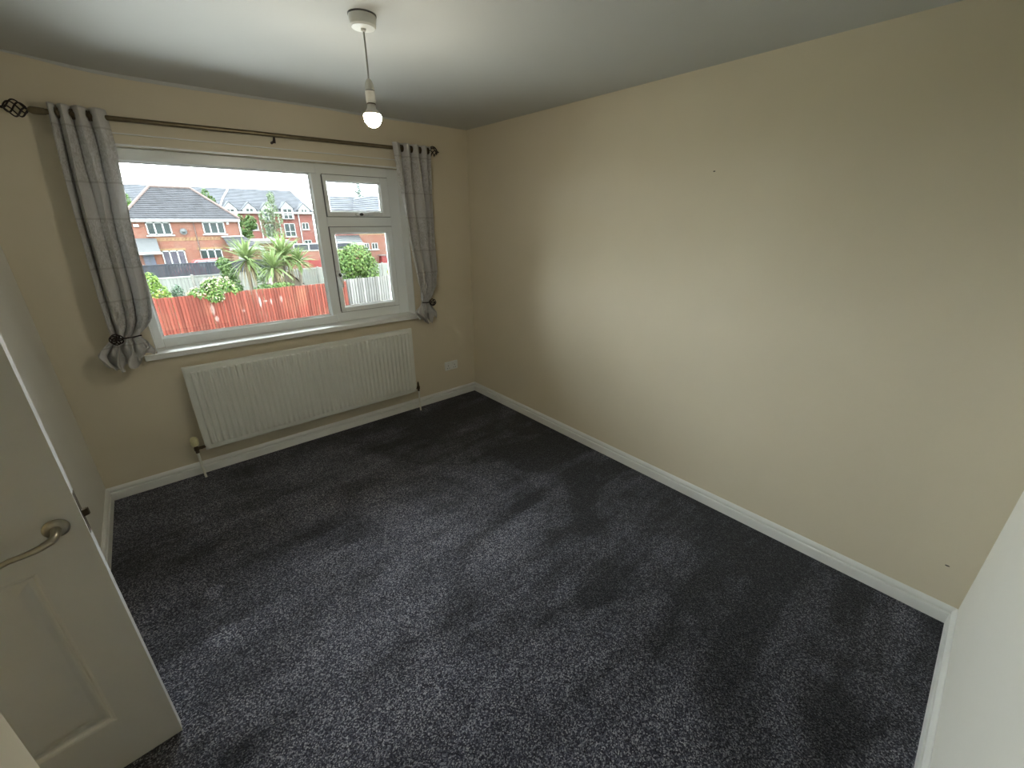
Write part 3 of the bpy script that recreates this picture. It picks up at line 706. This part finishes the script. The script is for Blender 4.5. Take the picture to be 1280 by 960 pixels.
# ---- house window: frame with panes as sub-parts
def hwin(par, x0, x1, z0, z1, y, n_=3, pane='pane', sill=True, tr=None, fw=.09):
    f_ = MB()
    f_.box((x0, y - .06, z0), (x0 + fw, y + .05, z1)); f_.box((x1 - fw, y - .06, z0), (x1, y + .05, z1)); f_.box((x0, y - .06, z0), (x1, y + .05, z0 + fw)); f_.box((x0, y - .06, z1 - fw), (x1, y + .05, z1))
    w_ = (x1 - x0) / n_
    for i in range(1, n_): f_.box((x0 + i * w_ - fw * .6, y - .06, z0), (x0 + i * w_ + fw * .6, y + .05, z1))
    if tr: f_.box((x0, y - .06, z0 + tr - .05), (x1, y + .05, z0 + tr + .05))
    if sill: f_.box((x0 - .12, y - .16, z0 - .10), (x1 + .12, y + .05, z0))
    fo_ = f_.build('window', M['wfr'], par)
    for i in range(n_):
        for (a, b) in ((z0 + fw, z1 - fw),) if not tr else ((z0 + fw, z0 + tr - .05), (z0 + tr + .05, z1 - fw)):
            MB().box((x0 + i * w_ + fw * .6, y - .01, a), (x0 + (i + 1) * w_ - fw * .6, y + .01, b)).build('pane', M[pane], fo_)
    return fo_
def roof_courses(mb, A, B, C, Dd, n_, lift=.05):   # eave A-B, ridge D-C; each course a strip tipped up at its lower edge
    A, B, C, Dd = map(Vector, (A, B, C, Dd)); nr = (B - A).cross(Dd - A).normalized()
    if nr.z < 0: nr = -nr
    for i in range(n_):
        t0, t1 = i / n_, (i + 1) / n_
        a, b = A.lerp(Dd, t0), B.lerp(C, t0); c_, d_ = B.lerp(C, t1), A.lerp(Dd, t1)
        mb.quad(a + nr * lift, b + nr * lift, c_, d_); mb.quad(a, b, b + nr * lift, a + nr * lift)

# ---- the semi-detached brick house
hy = 44.6
hs_ = empty('brick_house', (1.4, hy, -3.3), label='orange brick house with grey hipped tile roof straight beyond the fences', cat='house')
def P(o, par=hs_): o.location = o.location - par.location; return o
X0, X1, EZ = -2.75, 5.27, 1.56
wl = MB().box((X0, hy, -3.3), (X1, hy + 7, EZ)); P(wl.build('wall', M['brick'], hs_))
rf = MB(); ex0, ex1, ey0, ey1 = X0 - .15, X1 + .15, hy - .35, hy + 7.35
RXa, RXb, RYm, RZ = -.35, 2.55, hy + 2.9, 4.25
roof_courses(rf, (ex0, ey0, EZ + .08), (ex1, ey0, EZ + .08), (RXb, RYm, RZ), (RXa, RYm, RZ), 17)
rf.quad((ex1, ey0, EZ + .08), (ex1, ey1, EZ + .08), (RXb, RYm, RZ)); rf.quad((ex0, ey1, EZ + .08), (ex0, ey0, EZ + .08), (RXa, RYm, RZ)); rf.quad((ex1, ey1, EZ + .08), (ex0, ey1, EZ + .08), (RXa, RYm, RZ), (RXb, RYm, RZ))
P(rf.build('roof', M['tile'], hs_))
for a, b in (((ex0, ey0, EZ + .15), (RXa, RYm, RZ + .06)), ((ex1, ey0, EZ + .15), (RXb, RYm, RZ + .06)), ((RXa, RYm, RZ + .06), (RXb, RYm, RZ + .06))):
    P(MB().tube([a, tuple((Vector(a) + Vector(b)) / 2), b], .11, 8).build('ridge_tiles', M['ridge'], hs_))
P(MB().box((ex0, ey0 - .02, EZ - .10), (ex1, ey0 + .06, EZ + .10)).build('fascia', M['wfr'], hs_)); P(MB().box((ex0, ey0, EZ - .12), (ex1, hy, EZ - .08)).build('soffit', M['wfr'], hs_))
for (x0, x1, z0, z1, pn) in ((-1.42, .24, .40, 1.42, 'pane'), (2.48, 4.14, .42, 1.44, 'pane'), (-.90, .72, -2.10, -.88, 'pane_net'), (1.80, 3.48, -2.10, -.88, 'pane')):
    o = hwin(hs_, x0, x1, z0, z1, hy, 3, pn); P(o)
    if z1 < 0: P(MB().box((x0 - .12, hy - .03, z1), (x1 + .12, hy + .02, z1 + .17)).build('lintel', M['buff'], hs_))
bd = MB(); k = 0
x = -1.0
while x < 3.6:
    bd.box((x, hy - .03, -.03), (x + .17, hy + .02, .05)); bd.box((x + .1, hy - .025, .05), (x + .2, hy + .02, .12)); x += .26
bd.box((-1.05, hy - .028, .12), (3.65, hy + .02, .17)); bd.box((-1.05, hy - .028, -.09), (3.65, hy + .02, -.04))
bo = bd.build('dentil_band', M['buff'], hs_); bo['kind'] = 'stuff'; P(bo)
# porch with lead roof and blue doors on the left
pr_ = MB(); pr_.prism([(hy - 1.1, -.92), (hy, .16), (hy, -.92)], -2.75, -.98, 'x'); P(pr_.build('porch_roof', M['lead'], hs_))
P(MB().box((-2.8, hy - 1.15, -1.08), (-.95, hy - 1.05, -.88)).build('porch_fascia', M['wfr'], hs_))
P(MB().box((-2.20, hy - .06, -3.2), (-1.46, hy + .02, -1.1)).build('double_door', M['bluedoor'], hs_))
P(MB().box((-1.85, hy - .08, -3.2), (-1.80, hy + .02, -1.1)).build('door_mullion', M['lead'], hs_))
# lean-to garage on the right
gr = MB(); roof_courses(gr, (3.95, hy - 1.6, -.75), (6.6, hy - 1.6, -.75), (5.5, hy, .16), (3.75, hy, .16), 6, .04); gr.quad((6.6, hy - 1.6, -.75), (7.2, hy + 3, -.75), (5.5, hy, .16)); P(gr.build('porch_roof', M['tile'], hs_))
P(MB().box((3.9, hy - 1.68, -.95), (6.65, hy - 1.58, -.74)).build('porch_fascia', M['wfr'], hs_))
P(MB().box((3.7, hy - .2, .13), (5.45, hy, .23)).build('flashing', M['wfr'], hs_))
P(MB().box((4.1, hy - 1.4, -3.3), (6.4, hy, -.95)).build('porch_wall', M['brick'], hs_))
P(MB().box((4.5, hy - 1.45, -3.1), (5.3, hy - 1.38, -1.3)).build('porch_door', M['wfr'], hs_))
P(MB().tube([(5.30, hy - .08, EZ - .1), (5.30, hy - .08, .3), (5.30, hy - .08, .1)], .06, 8).build('downpipe', M['wfr'], hs_))
P(MB().tube([(1.86, hy - .06, EZ - .1), (1.86, hy - .06, -1), (1.86, hy - .06, -3.2)], .035, 6).build('downpipe', M['ridge'], hs_))
P(MB().box((-2.2, hy - .12, 1.06), (-1.85, hy, 1.26)).build('alarm_box', M['wfr'], hs_)); P(MB().box((4.33, hy - .12, 1.2), (4.52, hy, 1.42)).build('alarm_box', M['wfr'], hs_))
P(MB().lathe([(.02, -.15), (.25, -.05), (.27, -.07)], (1.0, hy - .2, .66), 'y', 14).build('satellite_dish', M['lead'], hs_))

# ---- apartment block
ay = 85
ap = empty('apartment_block', (10, ay, -4.2), label='long red brick apartment block with white gabled dormers behind the house', cat='building')
def Q(o): o.location = o.location - ap.location; return o
AX0, AX1, AE, AR = -16, 24.0, 2.75, 6.75
Q(MB().box((AX0, ay, -4.2), (AX1, ay + 12, AE)).build('wall', M['brick_red'], ap))
ar = MB(); roof_courses(ar, (AX0, ay - .5, AE), (AX1 + .4, ay - .5, AE), (22.4, ay + 5.5, AR), (AX0, ay + 5.5, AR), 22, .06)
ar.quad((AX1 + .4, ay - .5, AE), (AX1 + .4, ay + 12.5, AE), (22.4, ay + 5.5, AR)); ar.quad((AX0, ay + 12.5, AE), (AX0, ay + 5.5, AR), (22.4, ay + 5.5, AR), (AX1 + .4, ay + 12.5, AE)); Q(ar.build('roof', M['tile2'], ap))
Q(MB().box((AX0, ay - .62, AE - .18), (AX1 + .45, ay - .45, AE + .1)).build('gutter', M['wfr'], ap))
Q(MB().tube([(9.3, ay - .4, AE + .1), (10.6, ay + 2.5, AE + 2.1), (12.4, ay + 5.5, AR + .1)], .14, 6).build('valley_flashing', M['wfr'], ap))
def dormer(cx_, wd, zb, zs, zt, deep):      # gabled box standing through the eave
    y0 = ay - .55
    m_ = MB(); m_.prism([(cx_ - wd / 2, zb), (cx_ + wd / 2, zb), (cx_ + wd / 2, zs), (cx_, zt), (cx_ - wd / 2, zs)], y0, y0 + deep, 'y')
    d_ = m_.build('dormer', M['wfr'], ap); Q(d_)
    r_ = MB()
    for s_ in (-1, 1):
        r_.loft([[(cx_ + s_ * (wd / 2 + .2), yy, zs - .18), (cx_ + s_ * (wd / 2 + .2), yy, zs - .05), (cx_, yy, zt + .17), (cx_, yy, zt + .04)] for yy in (y0 - .12, y0 + deep)])
    r_.build('dormer_roof', M['tile2'], d_)
for (cx_, wd, zb, zs, zt) in ((10.9, 2.0, 2.2, 3.2, 4.25), (13.75, 2.0, 2.7, 3.2, 4.2), (16.5, 1.9, 1.6, 3.3, 4.3), (19.7, 1.95, 1.65, 3.5, 4.5), (22.55, 1.9, 2.75, 3.3, 4.25), (5.5, 2, 2.7, 3.2, 4.2), (.4, 2, 2.7, 3.2, 4.2), (-3.5, 2, 2.7, 3.2, 4.2)):
    dormer(cx_, wd, zb, zs, zt, 3.0)
for (cx_, z0, z1, wd, tr) in ((10.9, 2.35, 3.3, 1.3, None), (13.75, 2.8, 3.4, 1.2, None), (16.5, 1.3, 3.3, 1.5, .75), (19.7, 1.65, 3.45, 1.55, .72), (22.55, 2.8, 3.4, 1.1, None)):
    Q(hwin(ap, cx_ - wd / 2, cx_ + wd / 2, z0, z1, ay - .56, 2, 'pane', False, tr, .11))
for (cx_, z0, z1, wd, tr) in ((16.55, -1.4, .85, 1.7, .9), (19.75, -1.35, .95, 1.85, .9), (22.5, -.15, 1.05, 1.25, None), (14.0, -.15, 1.0, 1.3, None), (22.5, -2.9, -2.0, 1.3, None), (19.7, -3.2, -2.1, 1.7, None), (16.5, -3.2, -2.1, 1.7, None), (11, -.2, 1.0, 1.3, None)):
    Q(hwin(ap, cx_ - wd / 2, cx_ + wd / 2, z0, z1, ay, 2, 'pane', True, tr, .11))
for x_ in (21.55, 18.15, 15.1):
    Q(MB().tube([(x_, ay - .15, AE - .1), (x_, ay - .15, 0), (x_, ay - .15, -4)], .09, 6).build('downpipe', M['wfr'], ap))
Q(MB().tube([(AX1, ay - .05, AE), (AX1, ay - .05, -1), (AX1, ay - .05, -4)], .08, 6).build('downpipe', M['wfr'], ap))

# ---- house on the right
ry_ = 46
rh = empty('brick_house', (21, ry_, -3.4), label='red brick house with broad grey roof seen through the right-hand sashes', cat='house')
def S(o): o.location = o.location - rh.location; return o
S(MB().box((17.2, ry_, -3.4), (26, ry_ + 8, .95)).build('wall', M['brick'], rh))
rr_ = MB(); roof_courses(rr_, (14.3, ry_ - .4, .95), (26.4, ry_ - .4, .95), (26.4, ry_ + 3.6, 4.18), (15.3, ry_ + 3.6, 4.18), 15, .05); rr_.quad((15.3, ry_ + 3.6, 4.18), (26.4, ry_ + 3.6, 4.18), (26.4, ry_ + 8.4, .95), (17.2, ry_ + 8.4, .95)); S(rr_.build('roof', M['tile2'], rh))
gb = MB(); roof_courses(gb, (16.2, ry_ - .6, 1.0), (19.9, ry_ - .6, 1.0), (20.4, ry_ + 3.0, 4.35), (18.2, ry_ + 3.0, 3.95), 14, .05); roof_courses(gb, (19.9, ry_ - .6, 1.0), (24.2, ry_ - .6, 1.0), (22.2, ry_ + 3.0, 4.3), (20.4, ry_ + 3.0, 4.35), 14, .05); S(gb.build('front_roof', M['tile2'], rh))
S(MB().tube([(14.75, ry_ - .5, 1.1), (14.7, ry_ + .5, 2.0), (14.8, ry_ + 1.6, 2.9)], .10, 6).build('verge', M['wfr'], rh))
S(MB().box((14.3, ry_ - .55, .75), (26.4, ry_ - .38, .97)).build('fascia', M['wfr'], rh))
S(MB().box((14.3, ry_, -3.4), (17.2, ry_ + 3, .95)).build('wing_wall', M['brick_red'], rh))
S(MB().box((17.1, ry_ - .04, .0), (26, ry_ + .02, .16)).build('brick_band', M['buff'], rh))
for (x0, x1) in ((17.55, 18.15), (18.45, 19.2)): S(hwin(rh, x0, x1, -1.6, -.88, ry_, 2, 'pane', True, None, .08))
pg = MB(); roof_courses(pg, (14.0, ry_ - 2.2, -.75), (16.6, ry_ - 2.2, -.75), (17.1, ry_, .0), (14.0, ry_, .0), 5, .04); S(pg.build('porch_roof', M['lead'], rh)); S(MB().box((14.0, ry_ - 2.3, -.95), (16.7, ry_ - 2.15, -.73)).build('porch_fascia', M['wfr'], rh)); S(MB().box((14.2, ry_ - 2, -3.4), (16.5, ry_, -.9)).build('porch_wall', M['brick'], rh))
rp_ = empty('shed', (19.8, 44.2, -3.4), label='bright red slatted shed beside the right-hand brick house', cat='shed')
for i in range(8): MB().box((-1.05, -.02, .06 + i * .14), (1.1, .02, .06 + i * .14 + .12)).build('slat', M['carred'], rp_)
MB().box((-1.0, .02, 0), (1.05, .9, 1.16)).build('body', M['carred'], rp_); MB().box((-1.15, -.1, 1.16), (1.2, 1.0, 1.24)).build('roof', M['ridge'], rp_)

# ---- wall, railing and red panels to the right behind the palms
gw = empty('garden_wall', (9.5, 36.2, -3.1), label='orange brick garden wall with pale coping behind the rightmost palm', cat='wall')
MB().box((-4.2, 0, 0), (3.2, .22, 2.22)).build('brickwork', M['brick'], gw); MB().box((-4.25, -.04, 2.22), (3.25, .26, 2.30)).build('coping', M['concrete'], gw)
rl = empty('railing', (9.5, 36.9, -3.1), label='black fence with white posts and rail above the brick garden wall', cat='fence')
MB().box((-1.8, .02, 2.1), (3.2, .06, 2.75)).build('infill', M['black'], rl); MB().box((-1.8, 0, 2.75), (3.2, .08, 2.83)).build('top_rail', M['wfr'], rl)
for i in range(4): MB().box((-1.8 + i * 1.2, -.02, 2.0), (-1.7 + i * 1.2, .08, 2.83)).build('post', M['wfr'], rl)
MB().box((-1.8, .1, .0), (3.2, .2, 2.1)).build('base', M['concrete'], rl)
rpn = empty('panel_fence', (9.3, 35.6, -3.0), label='low red slatted fence in front of the orange garden wall', cat='fence')
for i in range(7): MB().box((-.95, -.015, .05 + i * .2), (1.5, .015, .05 + i * .2 + .17)).build('slat', M['carred'], rpn)
for x_ in (-.9, .3, 1.45): MB().box((x_ - .04, .015, 0), (x_ + .04, .09, 1.5)).build('post', M['carred'], rpn)
# ---- garages: white fascia roof in the middle distance
ga = empty('garage_row', (7.2, 50.5, -3.5), label='low garage with white fascia between the brick house and the apartments', cat='garage')
MB().box((-1.6, 0, 0), (3.4, 5, 2.7)).build('wall', M['brick_red'], ga); MB().box((-1.7, -.2, 2.7), (3.6, 5.2, 3.0)).build('fascia', M['concrete'], ga); MB().box((-1.2, -.05, .1), (1.0, .02, 2.2)).build('garage_door', M['carwhite'], ga)
hd_ = empty('boundary_wall', (18, 65.5, -4), label='dark brick boundary wall in front of the apartment block', cat='wall')
MB().box((-12, 0, 0), (9, .25, 2.0)).build('brickwork', M['ridge'], hd_); MB().box((-12, -.03, 2.0), (9, .28, 2.1)).build('coping', M['ridge'], hd_)

# ---- cars
def car(x, y, z, rz, paint, label):
    c_ = empty('car', (x, y, z), rz, label=label, cat='car')
    lo_ = [(-2.0, .25), (2.0, .25), (2.05, .55), (1.95, .75), (1.0, .88), (.45, 1.38), (-1.1, 1.42), (-1.7, .95), (-2.05, .85), (-2.1, .45)]
    m_ = MB(); m_.loft([[(p_[0], yy, p_[1]) if p_[1] < .9 else (p_[0] * (1 if abs(yy) < .7 else .98), yy * .86, p_[1]) for p_ in lo_] for yy in (-.85, -.6, .6, .85)]); m_.build('body', paint, c_, smooth=25, bevel=.05)
    gm = MB()
    for s_ in (-1, 1): gm.quad((-1.45, s_ * .80, .97), (.72, s_ * .80, .93), (.38, s_ * .745, 1.30), (-1.0, s_ * .745, 1.34))
    gm.build('side_windows', M['carglass'], c_)
    for wx in (-1.3, 1.3):
        for wy in (-.8, .8): MB().lathe([(.01, -.1), (.31, -.1), (.33, -.07), (.33, .07), (.31, .1), (.01, .1)], (wx, wy, .33), 'y', 18).build('wheel', M['rubber'], c_, smooth=30)
car(.95, 34.6, -2.42, PI, M['carred'], 'red car with only its roof showing over the black fence')
car(4.3, 32.2, -2.75, PI, M['carwhite'], 'pale silver car glimpsed between the palms')

# ---- foliage
def crown(mb, c0, r, n_, size, rnd, shell=.55, flat=0):
    for _ in range(n_):
        while True:
            v_ = Vector((rnd.uniform(-1, 1), rnd.uniform(-1, 1), rnd.uniform(-1, 1)))
            if shell < v_.length < 1: break
        p_ = Vector((c0[0] + v_.x * r[0], c0[1] + v_.y * r[1], c0[2] + v_.z * r[2]))
        nrm = (v_ + Vector((rnd.uniform(-.8, .8), rnd.uniform(-.8, .8), rnd.uniform(-.3, .9)))).normalized()
        u_ = nrm.orthogonal().normalized(); a = rnd.uniform(0, 2 * PI); w_ = nrm.cross(u_); d1 = u_ * math.cos(a) + w_ * math.sin(a); d2_ = nrm.cross(d1)
        s_ = size * rnd.uniform(.7, 1.3); b_ = nrm * s_ * .15
        mb.quad(p_ - d1 * s_ - b_, p_ + d2_ * s_ * .5, p_ + d1 * s_ - b_, p_ - d2_ * s_ * .5)
def plant(name, base, blobs, mat, size, label, cat, seed, stem=.05, extra=None, group=None):
    t_ = empty(name, base, label=label, cat=cat, group=group); rnd = random.Random(seed); m_ = MB()
    for (c0, r, n_) in blobs: crown(m_, [c0[i] - base[i] for i in range(3)], r, n_, size, rnd)
    fo_ = m_.build('foliage', mat, t_); fo_['kind'] = 'stuff'
    top = max(blobs, key=lambda b: b[0][2])[0]
    tp = [top[i] - base[i] for i in range(3)]
    st = MB(); st.tube([(0, 0, 0), (tp[0] * .4, tp[1] * .4, tp[2] * .5), tuple(tp)], [stem, stem * .75, stem * .3], 8)
    for (c0, r, n_) in blobs[:4]: st.tube([(tp[0] * .3, tp[1] * .3, tp[2] * .4), ((c0[0] - base[0]) * .7, (c0[1] - base[1]) * .7, (c0[2] - base[2]) * .8), tuple(c0[i] - base[i] for i in range(3))], [stem * .5, stem * .4, stem * .15], 6)
    st.build('stem' if cat != 'tree' else 'trunk', M['trunk'], t_, smooth=True)
    if extra:
        e_ = MB(); (blobs2, mat2, size2, nm) = extra
        for (c0, r, n_) in blobs2: crown(e_, [c0[i] - base[i] for i in range(3)], r, n_, size2, rnd, .85)
        eo = e_.build(nm, mat2, t_); eo['kind'] = 'stuff'
    return t_
plant('shrub', (-2.25, 17.4, GZ), [((-2.28, 17.4, -.50), (.24, .22, .36), 260), ((-2.16, 17.4, -.95), (.34, .3, .4), 320), ((-2.05, 17.3, -1.35), (.34, .3, .4), 200)], M['lf_lime'], .065, 'bright lime green shrub at the left end of the red fence', 'shrub', 21, extra=([((-2.15, 17.15, -1.1), (.3, .15, .3), 60)], M['flower_y'], .05, 'yellow_leaves'))
plant('shrub', (-1.60, 17.6, GZ), [((-1.60, 17.6, -1.0), (.22, .2, .32), 260), ((-1.60, 17.6, -1.4), (.22, .25, .4), 150)], M['lf_blue'], .05, 'small blue-green bush against the silvery panel fence', 'shrub', 22)
plant('flowering_shrub', (-.5, 16.15, GZ), [((-.40, 16.05, -.72), (.60, .35, .36), 620), ((-.95, 16.0, -.92), (.45, .3, .24), 300), ((-.58, 15.70, -1.0), (.30, .18, .24), 240), ((-.4, 16.1, -1.6), (.5, .25, .8), 200), ((.05, 15.95, -.88), (.25, .25, .22), 150)], M['lf_bush'], .07,
      'cream flowering shrub spilling over the top of the red fence', 'shrub', 23, extra=([((-.38, 15.98, -.66), (.60, .36, .37), 170), ((-.98, 15.95, -.88), (.46, .3, .26), 90), ((-.56, 15.64, -1.0), (.28, .18, .22), 40)], M['flower'], .055, 'flowers'))
plant('shrub', (.32, 19, GZ), [((.30, 19, -.15), (.30, .3, .30), 260), ((.42, 19, -.55), (.34, .3, .4), 300), ((.5, 19, -1.1), (.4, .35, .5), 200)], M['lf_mid'], .075, 'dark green leafy shrub left of the palms', 'shrub', 24)
plant('shrub', (1.75, 17.0, GZ), [((1.35, 17, -1.1), (.45, .3, .22), 220), ((2.0, 17, -1.05), (.5, .3, .22), 240), ((1.7, 17, -1.7), (.8, .3, .6), 200)], M['lf_bush'], .07, 'low green ground bush at the foot of the palms', 'shrub', 25)
plant('shrub', (1.75, 19.6, GZ), [((1.75, 19.6, -.75), (.35, .3, .4), 200), ((2.5, 19.6, -.5), (.28, .25, .4), 160), ((2.1, 19.7, -1.3), (.8, .4, .6), 260)], M['lf_mid'], .06, 'mixed green shrub growing behind the palms', 'shrub', 26, extra=([((2.55, 19.4, -.45), (.18, .15, .3), 60)], M['flower_y'], .05, 'yellow_leaves'))
plant('round_bush', (6.35, 19.5, GZ), [((6.35, 19.5, -.30), (.85, .8, .85), 1500), ((5.85, 19.5, -.7), (.75, .7, .9), 800), ((5.65, 19.5, -.35), (.6, .6, .7), 500), ((6.9, 19.5, -.85), (.62, .6, .75), 700), ((6.4, 19.5, -1.6), (1.2, .9, .9), 600)], M['lf_bush'], .085, 'big round bright green bush behind the grey board fence', 'bush', 27)
plant('shrub', (7.75, 18.2, GZ), [((7.75, 18.2, -1.0), (.35, .3, .25), 120), ((7.7, 18.2, -1.6), (.4, .3, .5), 100)], M['flower_y'], .07, 'small yellow shrub at the right edge of the lower sash', 'shrub', 28)
plant('tree', (10.1, 70, -4), [((10.9, 70, 1.2), (.85, .8, 1.1), 420), ((10.0, 70, .4), (1.0, .9, 1.1), 420), ((9.6, 70, 1.5), (.6, .6, .8), 160), ((10.2, 70, -.6), (.8, .8, .8), 200)], M['lf_mid'], .19, 'bushy green tree in front of the apartment wall, left of the birch', 'tree', 31, .16)
birch = [((14.2, 70, 4.6), (.55, .5, .9), 150), ((13.9, 70, 3.2), (.95, .8, 1.0), 260), ((13.0, 70, 2.0), (1.0, .8, 1.2), 260), ((14.4, 70, 1.6), (.9, .8, 1.2), 240), ((12.9, 70, .3), (1.1, .8, 1.2), 260), ((14.2, 70, -.2), (1.1, .8, 1.2), 240)]
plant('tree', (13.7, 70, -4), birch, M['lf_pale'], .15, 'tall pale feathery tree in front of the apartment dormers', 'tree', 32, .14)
plant('tree', (5.3, 60, -3.9), [((5.1, 60, 4.3), (.42, .4, .65), 160), ((5.5, 60, 3.5), (.55, .5, .7), 200), ((5.8, 60, 2.7), (.5, .5, .8), 160), ((5.3, 60, 1.8), (.8, .6, 1.0), 160)], M['lf_mid'], .15, 'slender green tree rising behind the right slope of the house roof', 'tree', 33, .12)
plant('tree', (-2.1, 60, -3.9), [((-2.25, 60, 3.6), (.6, .5, .8), 200), ((-2.0, 60, 2.6), (.6, .6, .9), 220), ((-2.1, 60, 1.4), (.8, .6, 1.0), 160)], M['lf_bush'], .15, 'light green tree behind the left slope of the house roof', 'tree', 34, .12)
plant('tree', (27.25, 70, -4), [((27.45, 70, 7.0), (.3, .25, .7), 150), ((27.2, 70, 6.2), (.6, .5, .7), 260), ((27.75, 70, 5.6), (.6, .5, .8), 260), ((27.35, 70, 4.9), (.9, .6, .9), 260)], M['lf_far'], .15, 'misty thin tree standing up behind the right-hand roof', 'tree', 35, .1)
plant('tree', (20.2, 43.6, -3.3), [((20.45, 43.6, -.3), (.4, .4, .6), 150), ((20.55, 43.6, -1.3), (.4, .4, .7), 150), ((20.5, 43.6, -2.3), (.4, .4, .7), 120)], M['lf_mid'], .13, 'narrow green tree at the right corner of the brick house', 'tree', 36, .07)

# ---- cordyline palms: every strap leaf is a part
def strap_mesh(ln, wd, droop, name):
    m_ = MB(); rows = []
    for i in range(6):
        t = i / 5; x_ = ln * t * (1 - .12 * droop * t); z_ = -droop * ln * .45 * t * t; hw = wd * (.55 + .9 * t * (1 - t) * 2) * (1 - t ** 4) + .002
        rows.append([(x_, -hw, z_ + .01), (x_, 0, z_), (x_, hw, z_ + .01)])
    m_.loft(rows, close=False); return m_
PROT = []
def palm(base, head, r, nl, seed, label, dead=True):
    t_ = empty('cordyline_palm', base, label=label, cat='palm', group='cordyline palms'); rnd = random.Random(seed)
    hx = [head[i] - base[i] for i in range(3)]
    MB().tube([(0, 0, 0), (hx[0] * .4, hx[1] * .5, hx[2] * .5), tuple(hx)], [.08, .065, .06], 8).build('trunk', M['palmtrunk'], t_, smooth=True)
    for i in range(nl):
        el = math.radians(rnd.choice((rnd.uniform(25, 88), rnd.uniform(-25, 60)))); az_ = rnd.uniform(0, 2 * PI); k = rnd.randrange(3); s_ = r * rnd.uniform(.85, 1.12)
        if len(PROT) <= k or not PROT[k]:
            while len(PROT) < 3: PROT.append(strap_mesh(1, .046, (.25, .6, 1.1)[len(PROT)], 'leaf').build('leaf', M['lf_palm'], t_))
            for o_ in PROT: o_.location = hx; o_.scale = (r, r, r); o_.rotation_euler = (0, -rnd.uniform(.5, 1.3), rnd.uniform(0, 6))
        link_copy(PROT[k], t_, hx, (rnd.uniform(-.3, .3), -el, az_), (s_, s_, s_))
    if dead:
        dm = MB()
        for i in range(26):
            az_ = rnd.uniform(0, 2 * PI); ln = r * rnd.uniform(.7, 1.2); tilt = rnd.uniform(.10, .55); w_ = .022
            d_ = Vector((math.cos(az_), math.sin(az_), 0)); sd_ = Vector((-d_.y, d_.x, 0)) * w_; p0 = Vector(hx) + d_ * .05 - Vector((0, 0, .03))
            p1 = p0 + d_ * ln * tilt * .8 - Vector((0, 0, ln * .4)); p2 = p0 + d_ * ln * tilt - Vector((0, 0, ln))
            dm.quad(p0 - sd_, p0 + sd_, p1 + sd_, p1 - sd_); dm.quad(p1 - sd_, p1 + sd_, p2 + sd_ * .3, p2 - sd_ * .3)
        do = dm.build('dead_leaf_skirt', M['lf_dead'], t_); do['kind'] = 'stuff'
palm((.95, 18.0, GZ), (1.05, 18, .05), 1.02, 110, 41, 'leftmost cordyline palm with a thick dead leaf skirt')
palm((2.0, 17.6, GZ), (1.92, 17.6, -.30), .98, 105, 42, 'lowest of the cordyline palms, second from the left')
palm((2.45, 18.6, GZ), (2.62, 18.6, .08), 1.15, 115, 43, 'tallest cordyline palm, third from the left')
palm((3.05, 18.3, GZ), (3.16, 18.3, -.17), .80, 80, 44, 'rightmost small cordyline palm on a thin trunk', False)
# ---- small shed roof peeping over the red fence
sh_ = empty('shed', (3.0, 20.2, GZ), label='brown gable roof of a small shed peeping over the red fence', cat='shed')
MB().prism([(-.55, 0), (.6, 0), (.6, 1.35), (.08, 1.88), (-.55, 1.35)], 0, 1.5, 'y').build('body', M['palmtrunk'], sh_)
sm = MB()
for a, b in (((-.68, 1.26), (.08, 1.95)), ((.74, 1.26), (.08, 1.95))): sm.loft([[(a[0], yy, a[1]), (a[0], yy, a[1] + .05), (b[0], yy, b[1] + .05), (b[0], yy, b[1])] for yy in (-.1, 1.6)])
sm.build('roof', M['ridge'], sh_)
